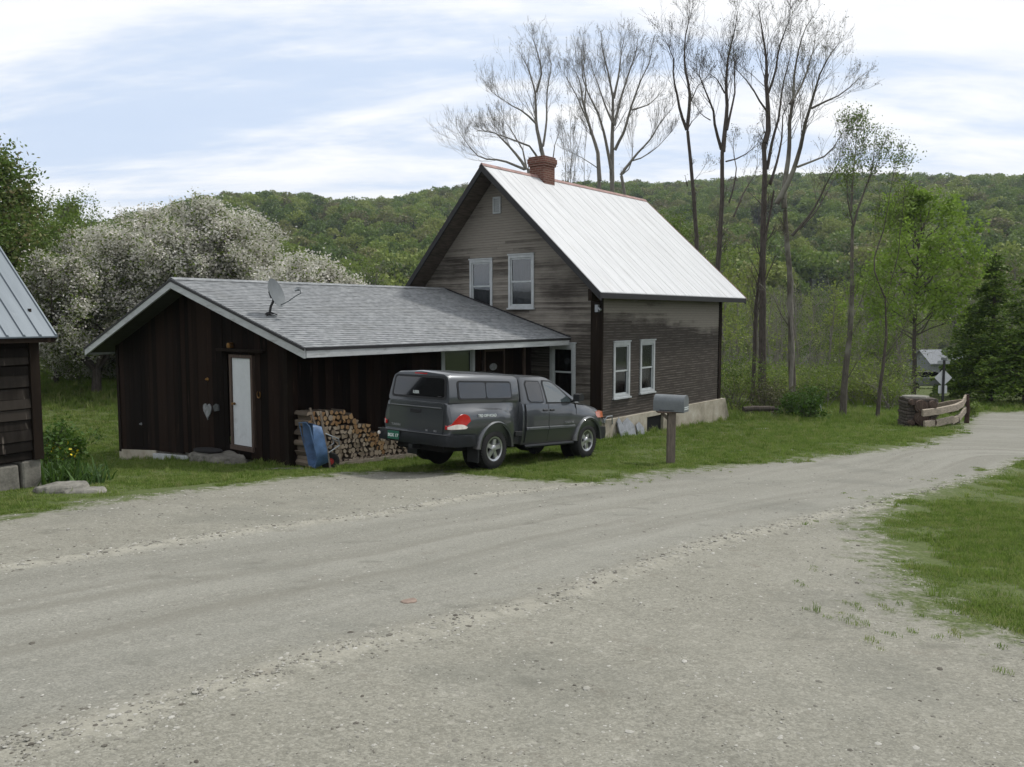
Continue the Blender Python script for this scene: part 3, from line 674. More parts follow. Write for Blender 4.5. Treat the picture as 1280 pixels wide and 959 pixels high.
# ------------------------------------------------------------------ the wood between the lawn and the hill
MT['wleaf'] = m_leaf('woodland_leaves', [(0.068, 0.103, 0.025), (0.106, 0.155, 0.033), (0.161, 0.218, 0.047), (0.224, 0.276, 0.062), (0.261, 0.299, 0.083)], .45, 'object')
MT['wleaf2'] = m_leaf('bud_leaves', [(.075, .070, .042), (.060, .080, .030), (.085, .120, .035)], .2)
def wood_proto(seed, H, per, leaf, size, bush=False, mat=None):
    t = Tree(seed)
    if bush:
        for k in range(7): t.grow((t.rs.normal(0, .25), t.rs.normal(0, .25), -.1), (t.rs.normal(0, .5), t.rs.normal(0, .5), 1), H*t.rs.uniform(.6, 1), .03, 1, .3, .2, (3, 5), (.3, .8), (.4, .7), 3)
    else:
        n = 9; P = np.zeros((n, 3)); P[:, 2] = np.linspace(-.5, H*.95, n); P[:, :2] = np.cumsum(t.rs.normal(0, .12, (n, 2)), 0)
        t.limb(P, .05+H*.009, .03)
        for k in range(int(H*1.6)):
            z = t.rs.uniform(.22, 1); i = min(int(z*(n-1)), n-2); q = P[i]+(P[i+1]-P[i])*(z*(n-1)-i)
            a = t.rs.rand()*6.28; t.grow(q, (math.cos(a), math.sin(a), .7+z), H*.30*(1.15-z*.75), .035, 1, .3, .2, (3, 4), (.3, .8), (.4, .7), 3, .008)
    me1 = t.mesh((0, 0, 0), 'wood_tree', MT['barkpale']); me2 = t.leaves((0, 0, 0), 'l', mat or MT['wleaf'], per, size, .3)
    v1 = np.empty(len(me1.vertices)*3, np.float32); me1.vertices.foreach_get('co', v1); v2 = np.empty(len(me2.vertices)*3, np.float32); me2.vertices.foreach_get('co', v2)
    f1 = np.empty(len(me1.loops), np.int32); me1.loops.foreach_get('vertex_index', f1); f2 = np.empty(len(me2.loops), np.int32); me2.loops.foreach_get('vertex_index', f2)
    f1 = f1.reshape(-1, 4); f2 = f2.reshape(-1, 4)+len(v1)//3
    return np_mesh('wood_tree', np.r_[v1.reshape(-1, 3), v2.reshape(-1, 3)], np.r_[f1, f2], [MT['barkpale'], mat or MT['wleaf']], face_mat=np.r_[np.zeros(len(f1)), np.ones(len(f2))])
wp = [wood_proto(21, 9, 5, 1, .24), wood_proto(22, 11, 4, 1, .24), wood_proto(23, 8, 7, 1, .22), wood_proto(24, 10, 1.4, 1, .18, mat=MT['wleaf2']), wood_proto(25, 12, .8, 1, .16, mat=MT['wleaf2'])]
bp = [wood_proto(31, 2.2, 7, 1, .16, True), wood_proto(32, 3.0, 6, 1, .16, True), wood_proto(33, 1.5, 9, 1, .13, True)]
x, y, r, a = polar(1500, 52, 175, -42, 44, rs)
pxs = 640+F*x/y
keep = ~((pxs > 1135) & (pxs < 1225) & (r < 92)) & ~((pxs < 470) & (r < 60)) & (rs.rand(len(x)) < np.where(pxs < 640, .75, 1))
x, y, r = x[keep], y[keep], r[keep]
scatter('woodland', np.c_[x, y, hgt(x, y)-.2], rs.rand(len(x))*6.28, rs.uniform(.6, .95, len(x))*np.where(r > 110, 1.1, .9), wp, 'young spring woodland filling the valley beyond the lawn', 'woodland', idx=rs.choice(5, len(x), p=[.24, .2, .24, .18, .14]))
# brush along the edge of the lawn
L_ = []
for (p0, p1, Y0, Y1, n) in (((905, 0), (1120, 0), 36.5, 52, 85), ((560, 0), (905, 0), 40, 55, 60), ((1215, 0), (1400, 0), 46, 60, 45), ((-60, 0), (480, 0), 37, 50, 90)):
    pxx = rs.uniform(p0[0], p1[0], n); Y = rs.uniform(Y0, Y1, n)
    L_.append(np.c_[(pxx-640)/F*Y, Y])
L_ = np.concatenate(L_)
scatter('undergrowth', np.c_[L_, hgt(L_[:, 0], L_[:, 1])], rs.rand(len(L_))*6.28, rs.uniform(.4, .85, len(L_)), bp, 'tangled green undergrowth at the edge of the wood', 'undergrowth')

# ================================================================== single trees
TR = {}
MT['aleaf'] = m_leaf('young_leaves', [(0.056, 0.098, 0.019), (0.119, 0.176, 0.033), (0.197, 0.260, 0.053)], .35)
MT['bud'] = m_leaf('leaf_buds', [(.07, .055, .04), (.09, .085, .045), (.11, .13, .05)], .2)
def base_at(px, Y): 
    x = (px-640)/F*Y; return (x, Y, gz(x, Y)-.1)
def c1(L): return [(830+x/3.688, y/3.688) for x, y in L]
def c2(L): return [(560+x/4.17, 20+y/4.17) for x, y in L]
def c4(L): return [(1020+x/4.795, 120+y/4.795) for x, y in L]
def down(px, Y, pts):   # extend a traced trunk to the ground
    b = base_at(px, Y); 
    rr = CZ-b[2]; c, s = math.cos(PITCH), math.sin(PITCH)
    fy = (Y*c+rr*s); vy = (-Y*s+rr*c)
    return [(px, 479.5+F*vy/fy)]+pts
BG = 'bare tall trees behind the house'
t = Tree(101); Y = 40
t.traced(down(872, Y, [(869, 300)]+c1([(118, 800), (105, 600)])), Y, .17, .12, 0, 5, .8, .5)
t.traced(c1([(105, 600), (118, 500), (120, 420), (95, 300), (100, 180), (130, 60)]), Y, .11, .02, 1, 15, 1.7)
t.traced(c1([(105, 600), (75, 510), (60, 430), (45, 350), (50, 280), (30, 220), (5, 170)]), Y, .09, .015, -1, 13, 1.5)
t.traced(c1([(105, 600), (130, 560), (160, 530)]), Y, .04, .01, .5, 4, .7)
t.traced(c1([(118, 480), (160, 390), (220, 340)]), Y, .04, .01, 1.5, 6, .9)
t.traced(c1([(125, 850), (170, 800), (205, 740)]), Y, .02, .008, 1, 4, .6); t.traced(c1([(108, 860), (98, 815)]), Y, .04, .02, 0, 1, .2)
plant_tree(t, 'bare_tree', base_at(872, Y), 'slim bare tree with a single forked stem rising just right of the white roof', 'tree', MT['barkred'], MT['bud'], BG, .9, .06, .1)
t = Tree(102); Y = 38
t.traced(down(893, Y, [(897, 340)]+c1([(268, 950), (272, 700)])), Y, .19, .14, 0, 6, .8, .5)
t.traced(c1([(272, 700), (280, 600), (290, 480), (285, 400), (295, 270), (325, 150), (340, 60)]), Y, .13, .02, 1, 17, 1.6)
t.traced(c1([(265, 690), (235, 590), (230, 510), (195, 430), (165, 350), (175, 290)]), Y, .09, .015, -1.5, 12, 1.2)
t.traced(c1([(215, 555), (170, 530), (140, 470)]), Y, .04, .01, 0, 5, .8); t.traced(c1([(280, 430), (250, 370), (180, 320)]), Y, .05, .01, -1, 7, 1)
t.traced(c1([(290, 600), (330, 430), (330, 300), (325, 200)]), Y, .07, .015, 1.5, 12, 1.4)
t.traced(c1([(285, 745), (330, 735), (400, 700), (450, 640)]), Y, .05, .01, 1, 6, .8); t.traced(c1([(300, 935), (330, 820), (335, 760), (315, 700), (325, 620)]), Y, .05, .015, 1, 6, .7)
t.traced(c1([(320, 1000), (370, 880), (430, 790), (430, 700)]), Y, .05, .01, 2, 6, .8)
plant_tree(t, 'bare_tree', base_at(893, Y), 'bare tree with dark trunk and steep forks, second from the white roof', 'tree', MT['barkred'], MT['bud'], BG, .9, .06, .1)
t = Tree(103); Y = 37
t.traced(down(952, Y, [(954, 400)]+c1([(465, 960), (470, 780), (465, 660)])), Y, .22, .16, 0, 14, 1.3, .35, up=.5)
t.traced(down(940, Y, [(945, 380), (955, 300), (966, 240)]), Y, .12, .07, 1, 10, 1.2, .3, up=.5)
t.traced(c1([(465, 660), (480, 600), (480, 450), (470, 380), (480, 300), (465, 190), (450, 110), (440, 30)]), Y, .15, .02, 1, 17, 1.6)
t.traced(c1([(475, 515), (430, 450), (400, 390), (340, 330), (320, 270)]), Y, .06, .012, -1.5, 8, 1.0)
t.traced(c1([(475, 780), (500, 650), (530, 540), (545, 400), (570, 300), (590, 200)]), Y, .09, .015, 1.5, 14, 1.4)
t.traced(c1([(480, 430), (510, 340), (525, 220), (570, 110), (600, 40)]), Y, .07, .012, -1, 13, 1.3)
t.traced(c1([(490, 850), (520, 760), (545, 650), (548, 520), (600, 440)]), Y, .08, .015, 2, 10, 1.2)
t.traced(c1([(470, 630), (450, 570), (460, 550)]), Y, .03, .01, 0, 3, .5)
plant_tree(t, 'bare_tree', base_at(952, Y), 'tallest bare tree, its thick dark trunk wrapped in twiggy growth, tips near the top edge', 'tree', MT['barkred'], MT['bud'], BG, .9, .06, .1)
t = Tree(104); Y = 35.5
t.traced(down(990, Y, [(989, 440), (986, 343), (982, 288), (981, 262)]), Y, .20, .15, 0, 8, 1, .4)
t.traced(c1([(555, 960), (550, 900), (575, 700), (580, 560), (595, 450), (600, 330), (620, 230), (650, 130), (690, 70)]), Y, .14, .02, 1, 18, 1.6)
t.traced(c1([(520, 940), (590, 800), (630, 680), (655, 560), (680, 480), (720, 340), (760, 250), (810, 190)]), Y, .14, .02, -1.5, 18, 1.6)
t.traced(c1([(680, 500), (740, 470), (830, 430), (910, 350)]), Y, .06, .012, 0, 10, 1.1); t.traced(c1([(580, 480), (630, 400), (660, 330), (690, 230), (700, 160)]), Y, .07, .012, 2, 12, 1.3)
t.traced(c1([(615, 770), (700, 740), (770, 710), (800, 640), (860, 570)]), Y, .06, .012, 1, 10, 1.0)
t.traced([(990, 295), (1014, 266), (1030, 234), (1044, 209), (1055, 193)], Y, .08, .012, -1, 13, 1.3); t.traced([(1000, 287), (1022, 262), (1045, 220), (1062, 200)], Y, .05, .012, 1, 9, 1.0)
plant_tree(t, 'bare_tree', base_at(990, Y), 'wide spreading bare tree with pale lower trunk, leaning right over the lawn edge', 'tree', MT['barklichen'], MT['bud'], BG, .9, .06, .1)
t = Tree(105); Y = 33
t.traced(down(1053, Y, [(1058, 460), (1064, 400)]+c4([(220, 900), (225, 780)])), Y, .17, .09, 0, 5, 1.1, .4)
t.traced(c4([(225, 780), (200, 690), (185, 600), (180, 500)]), Y, .05, .012, -1, 8, 1); t.traced(c4([(225, 780), (250, 680), (290, 560), (330, 470), (345, 380), (350, 260)]), Y, .06, .01, 1, 12, 1)
t.traced(c4([(210, 700), (215, 480), (235, 300), (240, 180)]), Y, .06, .01, 1, 14, 1)
t.traced([(1056, 480), (1072, 450), (1098, 425)], Y, .03, .01, 0, 6, .8)
plant_tree(t, 'budding_tree', base_at(1053, Y), 'slender budding tree with a mossy trunk at the lawn edge left of the log pillar', 'tree', MT['barklichen'], MT['aleaf'], None, 3.5, .09, .15)
t = Tree(106); Y = 32
t.traced(down(1096, Y, [(1101, 470), (1108, 420), (1106, 370)]), Y, .10, .05, 0, 6, 1.2, .3); t.traced([(1106, 372), (1090, 330), (1104, 290), (1112, 245), (1118, 200)], Y, .05, .01, 1, 12, 1.1)
t.traced([(1104, 450), (1125, 420), (1140, 390)], Y, .03, .01, 1, 6, .9); t.traced([(1107, 380), (1122, 320), (1128, 260), (1132, 205)], Y, .03, .008, 0, 8, .9)
plant_tree(t, 'budding_tree', base_at(1096, Y), 'thin sapling with sparse pale buds between the mossy tree and the log pillar', 'tree', MT['bark'], MT['aleaf'], None, 3.5, .09, .15)
# behind the white roof
BH = 'pale bare trees seen over the white roof'
t = Tree(107); Y = 50
t.traced(down(682, Y, [(680, 260)]+c2([(500, 760), (495, 730)])), Y, .28, .18, 0, 1, 1, .9)
t.traced(c2([(495, 730), (460, 570), (455, 400), (420, 280), (370, 190)]), Y, .15, .02, 1, 20, 1.25, up=.3); t.traced(c2([(460, 400), (490, 290), (470, 200), (440, 110)]), Y, .09, .02, -1, 18, 1.2, up=.28)
t.traced(c2([(495, 680), (515, 560), (515, 400), (540, 250), (520, 160)]), Y, .09, .02, 1.5, 18, 1.2, up=.3); t.traced(c2([(458, 560), (400, 500), (340, 470), (250, 410)]), Y, .08, .015, -1, 14, 2.0, up=.6)
t.traced(c2([(480, 760), (430, 680), (330, 640), (250, 610), (150, 590)]), Y, .09, .015, -2, 16, 1.4, up=.5); t.traced(c2([(545, 760), (560, 660), (590, 590)]), Y, .05, .015, 0, 6, 1, up=.5)
plant_tree(t, 'bare_tree', base_at(682, Y), 'pale bare tree with fan of branches directly above the brick chimney', 'tree', MT['barkpale'], MT['bud'], BH, .4, .06, .1)
t = Tree(108); Y = 47
t.traced(down(664, Y, [(660, 240)]+c2([(410, 800)])), Y, .2, .14, 0, 1, 1, .9)
t.traced(c2([(410, 800), (370, 740), (300, 660), (240, 600), (160, 600)]), Y, .11, .015, 0, 17, 1.3, up=.45); t.traced(c2([(400, 800), (280, 750), (170, 745), (110, 680), (60, 600)]), Y, .09, .015, 1, 16, 1.9, up=.5)
t.traced(c2([(410, 800), (390, 700), (330, 600), (280, 520)]), Y, .07, .012, 1, 12, 1.3, up=.45)
plant_tree(t, 'bare_tree', base_at(664, Y), 'low bare tree spreading leftwards beyond the peak of the gable', 'tree', MT['barkpale'], MT['bud'], BH, .4, .06, .1)
t = Tree(109); Y = 49
t.traced(down(752, Y, [(750, 250)]+c2([(790, 860)])), Y, .26, .18, 0, 1, 1, .9)
t.traced(c2([(790, 860), (780, 700), (740, 580), (700, 450), (690, 350), (650, 250)]), Y, .16, .02, 1, 22, 1.2, up=.28); t.traced(c2([(740, 580), (660, 400), (600, 300)]), Y, .07, .015, -1, 12, 1.7, up=.5)
t.traced(c2([(790, 800), (700, 740), (600, 690)]), Y, .05, .012, 0, 8, 1.2, up=.6); t.traced(c2([(710, 470), (720, 350), (690, 200)]), Y, .07, .015, 1, 14, 1.7, up=.5)
plant_tree(t, 'bare_tree', base_at(752, Y), 'bare tree curving up leftwards between the chimney and the middle of the roof', 'tree', MT['barkpale'], MT['bud'], BH, .4, .06, .1)
t = Tree(110); Y = 48
t.traced(down(766, Y, [(765, 260)]+c2([(855, 860)])), Y, .30, .2, 0, 1, 1, .9)
t.traced(c2([(855, 860), (860, 560), (860, 420), (830, 270), (800, 160), (800, 90)]), Y, .17, .02, 1, 22, 1.2, up=.28); t.traced(c2([(850, 800), (820, 640), (780, 500), (730, 400), (700, 300), (700, 220)]), Y, .12, .02, -1, 18, 1.2, up=.28)
t.traced(c2([(860, 560), (820, 470), (780, 360), (750, 270)]), Y, .08, .015, 1, 12, 1.8, up=.5); t.traced(c2([(865, 570), (900, 430), (930, 330), (985, 180), (990, 110)]), Y, .11, .02, 1, 20, 1.2, up=.28)
t.traced(c2([(870, 700), (920, 600), (960, 450), (1000, 340), (1050, 240), (1060, 160)]), Y, .11, .02, -1, 20, 1.2, up=.28); t.traced(c2([(960, 490), (1050, 460), (1110, 400)]), Y, .06, .012, 1, 9, 1.4, up=.5)
t.traced(c2([(865, 430), (890, 300), (900, 180), (920, 80)]), Y, .09, .015, 0, 16, 1.2, up=.3)
plant_tree(t, 'bare_tree', base_at(766, Y), 'big many-stemmed bare tree over the middle of the white roof', 'tree', MT['barkpale'], MT['bud'], BH, .4, .06, .1)
t = Tree(111); Y = 46
t.traced(down(790, Y, [(782, 250)]+c2([(900, 830)])), Y, .2, .14, 0, 1, 1, .9)
t.traced(c2([(900, 830), (980, 720), (1050, 650), (1100, 560), (1170, 480)]), Y, .10, .015, 0, 15, 1.5, up=.6); t.traced(c2([(915, 800), (950, 760), (1020, 740), (1100, 680), (1170, 600)]), Y, .06, .015, 1, 11, 1.3, up=.6)
t.traced(c2([(905, 830), (955, 790), (965, 700), (960, 560)]), Y, .05, .012, 1, 9, 1.2, up=.6)
plant_tree(t, 'bare_tree', base_at(790, Y), 'bare tree leaning right above the right half of the white roof', 'tree', MT['barkpale'], MT['bud'], BH, .4, .06, .1)
t = Tree(112); Y = 44
for i, L in enumerate([[(612, 900), (612, 740), (600, 620), (590, 500)], [(640, 900), (640, 740), (640, 560), (630, 450)], [(652, 900), (660, 760), (700, 600), (690, 480)], [(625, 880), (650, 700), (660, 520)], [(715, 900), (715, 740), (730, 600)]]):
    t.traced(down(710, Y, c2(L)), Y, .06, .01, i-2, 12, 1.2, .45, up=.7)
plant_tree(t, 'bare_sapling', base_at(710, Y), 'clump of thin upright saplings just right of the chimney', 'tree', MT['barkpale'], MT['bud'], BH, .6, .06, .1)
# young maple with light leaves, dark evergreens on the right
MT['maple'] = m_leaf('maple_leaves', [(.12, .20, .028), (.21, .32, .048), (.31, .43, .085)], .5)
def leafy(seed, base, H, W, lean=(0, 0), r=.12, per=9, nb=None, t0=.2, shape=1.0, maxlev=3):
    t = Tree(seed); n = 12; P = np.zeros((n, 3)); P[:, 2] = np.linspace(0, H*.96, n)
    P[:, :2] = np.cumsum(t.rs.normal(0, .05, (n, 2)), 0)+np.linspace(0, 1, n)[:, None]*np.array(lean); P += np.array(base)
    t.limb(P, r, .02)
    for k in range(nb or int(H*3.2)):
        z = t.rs.uniform(t0, 1); i = min(int(z*(n-1)), n-2); q = P[i]+(P[i+1]-P[i])*(z*(n-1)-i); a = t.rs.rand()*6.28
        zz_ = (z-t0)/(1-t0); Lb = W*.5*(math.sin(min(1, zz_*.95+.18)*math.pi)**.6*shape+.12)
        t.grow(q, (math.cos(a), math.sin(a), .35+z*.7), Lb, r*.32, 1, .15, .18, (3, 5), (.35, .9), (.45, .75), maxlev, .006)
    return t
b = base_at(1146, 44); t = leafy(120, b, 11.4, 5.0, (0, 0), .13, t0=.27)
plant_tree(t, 'young_maple', b, 'bright yellow-green young maple beside the road sign', 'tree', MT['bark'], MT['maple'], None, 19, .21, .2)
b = base_at(835, 55); t = leafy(121, b, 11.5, 7, (0, 0), .16)
plant_tree(t, 'leafing_tree', b, 'light green leafing tree showing above the right slope of the white roof', 'tree', MT['barkpale'], MT['aleaf'], None, 14, .15, .25)
MT['hem'] = m_leaf('hemlock_needles', [(0.041, 0.077, 0.017), (0.101, 0.169, 0.029), (0.230, 0.312, 0.051)], .3)
MT['hem2'] = m_leaf('spruce_needles', [(0.014, 0.026, 0.014), (0.022, 0.039, 0.021), (0.037, 0.057, 0.028)], .05)
def evergreen(seed, base, H, Rm, label, n=46, mat='hem', tuft=.10, group=None, z0=.10, dens=1.0):
    rs = np.random.RandomState(seed); t = Tree(seed); base = np.array(base)
    t.limb([base, base+np.array([0, 0, H*.5]), base+np.array([0, 0, H])], .06+H*.014, .02); C = []
    for k in range(int(H*n*.12*dens)+n):
        z = z0+(1-z0)*rs.rand()**1.15*.97; a = rs.rand()*6.28; Lb = Rm*(1-z)**.75*rs.uniform(.7, 1.12)+.15
        q = base+np.array([0, 0, z*H]); m = 6; P = [q]; d = np.array([math.cos(a), math.sin(a), .12])
        for i in range(m): d[2] -= .07+.02*rs.rand(); P.append(P[-1]+d*Lb/m)
        P[-1][2] += .05; P = np.array(P); t.limb(P, .03*(1-z)+.012, .006)
        kk = int(Lb*60*dens)+10; u_ = rs.rand(kk)**.8*m; i = np.minimum(u_.astype(int), m-1); c = P[i]+(P[i+1]-P[i])*(u_-i)[:, None]
        side = np.array([-math.sin(a), math.cos(a), 0]); wd = Lb*.30*(1.05-u_/m)+.06
        c = c+side*(rs.normal(0, 1, kk)*wd)[:, None]+np.c_[np.zeros(kk), np.zeros(kk), rs.normal(-.04, .07, kk)]
        C.append(c)
    C = np.concatenate(C); v, f = quads(C-base, tuft*2*rs.uniform(.6, 1.4, len(C)), rs, .65, .42)
    root = empty('evergreen_tree', base, 0, label, 'tree', group)
    link('trunk', t.mesh(base, 'trunk', MT['bark']), root); link('crown', np_mesh('crown', v, f, MT[mat]), root); return root
EG = 'dark evergreens beside the road'
evergreen(130, base_at(1240, 43), 7.9, 3.0, 'broad dark evergreen with pointed top standing beside the road bend', dens=1.5, group=EG)
evergreen(131, base_at(1285, 40), 6.6, 3.2, 'dark evergreen cut by the right edge of the picture', dens=1.5, group=EG)
evergreen(132, base_at(1213, 47), 5.4, 2.2, 'smaller evergreen tucked behind the left flank of the pointed one', dens=1.5, group=EG)
evergreen(133, base_at(372, 120), 15.5, 3.6, 'dark blue-green spruce standing alone before the hill above the satellite dish', mat='hem2', tuft=.22, dens=.7, group='lone spruces before the hill')
evergreen(134, base_at(465, 110), 12.5, 3.8, 'dark spruce before the hill nearer to the gable', mat='hem2', tuft=.22, dens=.7, group='lone spruces before the hill')
# left: apple blossom, maple and shrubs
MT['apleaf'] = m_leaf('apple_leaves', [(0.091, 0.132, 0.032), (0.156, 0.204, 0.049), (0.220, 0.264, 0.076)], .4)
MT['petal'] = m_leaf('apple_blossom', [(.50, .46, .42), (.70, .67, .62), (.84, .82, .79)], .4, rough=.8)
MT['redleaf'] = m_leaf('reddish_maple_leaves', [(0.073, 0.128, 0.027), (0.113, 0.173, 0.041), (0.211, 0.150, 0.081)], .3)
def apple(seed, base, H, W, label, grp, pb=60, pl=14):
    rs = np.random.RandomState(seed); t = Tree(seed); base = np.array(base)
    for k in range(5):
        a = k*1.257+rs.rand()*.5; d = (math.cos(a)*.65, math.sin(a)*.65, 1); q = base+np.array([0, 0, H*.16])
        t.grow(q, d, H*.52, .11, 0, .12, .2, (7, 9), (.45, 1.05), (.5, .75), 3, .007)
    t.limb([base, base+np.array([.05, 0, H*.17])], .2, .16)
    for P, r in t.pl: 
        P[:, 0] = base[0]+(P[:, 0]-base[0])*W/H*1.0; P[:, 1] = base[1]+(P[:, 1]-base[1])*W/H*1.0
    t.tips = [(P, l) for P, l in t.tips]
    for P, l in t.tips: pass
    root = empty('apple_tree', base, 0, label, 'tree', grp)
    link('trunk', t.mesh(base, 'trunk', MT['bark'], .03), root); link('twigs', t.mesh(base, 'twigs', MT['bark'], 0, .03), root)
    link('leaves', t.leaves(base, 'leaves', MT['apleaf'], pl, .12, .16), root); link('blossom', t.leaves(base, 'blossom', MT['petal'], pb, .112, .15), root); return t
BL = 'apple trees in blossom behind the shed'
apple(140, base_at(255, 36), 9.1, 8.8, 'largest white-blossomed apple tree, rising over the shed gable', BL)
apple(141, base_at(118, 33), 6.4, 7.4, 'white-blossomed apple tree between the old cabin and the shed', BL, 40, 18)
apple(142, base_at(178, 40), 7.6, 7.6, 'white-blossomed apple tree in the back of the group, left of the tallest', BL)
apple(143, base_at(372, 33), 6.3, 5.6, 'low white-blossomed apple tree peeping over the shed roof by the dish', BL, 30, 5)
b = base_at(-62, 31); t = leafy(150, b, 10.0, 5.6, (0, 0), .2, maxlev=3, nb=170, t0=.12)
plant_tree(t, 'maple_tree', b, 'tall green and red-tinged maple at the left edge above the old cabin', 'tree', MT['bark'], MT['redleaf'], None, 38, .16, .2)
b = base_at(88, 52); t = leafy(151, b, 10.0, 7, (0, 0), .16, nb=40)
plant_tree(t, 'leafing_tree', b, 'green leafing tree behind the blossom, between maple and apple trees', 'tree', MT['barkpale'], MT['aleaf'], None, 14, .15, .22)
for k, (px, Y, H, W, lb) in enumerate([(20, 42, 6.2, 8, 'round dense green tree low behind the cabin roof'), (165, 60, 10.2, 5, 'thin leafing tree whose tip shows over the blossom'), (220, 62, 10.6, 4, 'thin leafing tree whose tips show left of the tallest apple tree'), (70, 36, 3.6, 5, 'dark green shrub at the back of the left lawn')]):
    b = base_at(px, Y); t = leafy(160+k, b, H, W, (0, 0), .12, nb=int(H*5), t0=.08 if k in (0, 3) else .3)
    plant_tree(t, 'green_shrub' if k == 3 else 'leafing_tree', b, lb, 'shrub' if k == 3 else 'tree', MT['bark'], MT['hem'] if k == 3 else MT['aleaf'], None, (24, 9, 9, 24)[k], .15, .2)
def bush(seed, base, H, W, label, name='green_bush', mat='aleaf', per=9, size=.09, n=16, cat='bush'):
    t = Tree(seed); base = np.array(base)
    for k in range(n): t.grow(base+np.array([t.rs.normal(0, W*.08), t.rs.normal(0, W*.08), 0]), (t.rs.normal(0, .6), t.rs.normal(0, .6), 1), H*t.rs.uniform(.6, .95), .015, 1, .1, .2, (3, 5), (.4, .9), (.4, .7), 3, .003)
    plant_tree(t, name, base, label, cat, MT['bark'], MT[mat], None, per, size, .08, 'foliage', .01)
MT['bushleaf'] = m_leaf('bush_leaves', [(.03, .07, .012), (.055, .115, .018), (.09, .165, .03)], .3)
bush(170, base_at(1012, 30.8), 1.15, 1.6, 'round bright green bush at the edge of the lawn by the log bench', mat='bushleaf', size=.12, n=18)
bush(171, base_at(968, 33), 1.3, 2.6, 'loose olive brush clump behind the log bench', mat='bud', per=5, n=20)
bush(172, base_at(1202, 34), .75, .9, 'small green bush behind the far end of the rail fence', mat='aleaf', n=12)
bush(173, base_at(920, 34), 2.2, 2.2, 'light green shrub just right of the house corner', mat='aleaf', n=14)
bush(174, base_at(60, 16.5), .9, 1.0, 'dark green bush behind the yellow flowers at the cabin corner', mat='bushleaf', n=12)

# ================================================================== buildings: all in the frame of D0 (x along the ridges, y to the back left)
def bempty(name, lx, ly, lz, label, cat):
    p = G(lx, ly, lz); o = empty(name, p, RZ, label, cat); return o, (lx, ly, lz)
def WX(c): return lambda s, z, d: (c-d, s, z)          # wall whose face looks along -x; s = y
def WY(c): return lambda s, z, d: (s, c-d, z)          # wall whose face looks along -y; s = x
def WX2(c): return lambda s, z, d: (c+d, s, z)
def WY2(c): return lambda s, z, d: (s, c+d, z)
def wbox(mb, W, s0, s1, z0, z1, d0, d1):
    mb.hexa([W(s0, z0, d0), W(s1, z0, d0), W(s1, z0, d1), W(s0, z0, d1), W(s0, z1, d0), W(s1, z1, d0), W(s1, z1, d1), W(s0, z1, d1)])
def cut(iv, holes):
    out = [iv]
    for a, b in holes:
        nx = []
        for p, q in out:
            if b <= p or a >= q: nx.append((p, q)); continue
            if p < a: nx.append((p, a))
            if q > b: nx.append((b, q))
        out = nx
    return out
def clapboards(mb, W, z0, z1, left, right, holes, e=.075, rs=None, joints=2.6):
    """lapped boards; left/right give the wall's ends at a height"""
    rs = rs or np.random.RandomState(3); z = z0
    while z < z1-.005:
        zt = min(z+e, z1); hs = [(a, b) for a, b, c, d in holes if c < zt-.01 and d > z+.01]
        l0, l1, r0, r1 = left(z), left(zt), right(z), right(zt)
        if r0-l0 > .05:
            lo = max(l0, l1); hi = min(r0, r1)
            for a, b in cut((l0, r0), hs):
                # random butt joints
                p = a
                while p < b-.01:
                    q = min(b, p+rs.uniform(.6, 1.5)*joints)
                    if b-q < .4: q = b
                    at = max(p, l1) if p == l0 else p; bt = min(q, r1) if q == r0 else q
                    if bt > at:
                        j = rs.uniform(-.002, .002); dz = rs.uniform(-.002, .002)
                        mb.hexa([W(p, z+dz, -.01), W(q-.002, z+dz, -.01), W(q-.002, z+dz, .022+j), W(p, z+dz, .022+j), W(at, zt, -.01), W(bt-.002, zt, -.01), W(bt-.002, zt, .006), W(at, zt, .006)])
                    p = q
        z += e
def vboards(mb, W, s0, s1, bot, top, holes, rs, w=(.14, .26), d=.02):
    s = s0
    while s < s1-.01:
        t = min(s1, s+rs.uniform(*w)); hs = [(c, dd) for a, b, c, dd in holes if a < t-.01 and b > s+.01]
        g = .006; ds = rs.uniform(0, .008); zb = bot(s)+rs.uniform(-.02, .02)
        zt0, zt1 = top(s), top(t)
        for a, b in cut((zb, min(zt0, zt1)), hs):
            if b == min(zt0, zt1): mb.hexa([W(s, a, 0), W(t-g, a, 0), W(t-g, a, d+ds), W(s, a, d+ds), W(s, zt0, 0), W(t-g, zt1, 0), W(t-g, zt1, d+ds), W(s, zt0, d+ds)])
            else: wbox(mb, W, s, t-g, a, b, 0, d+ds)
        s = t
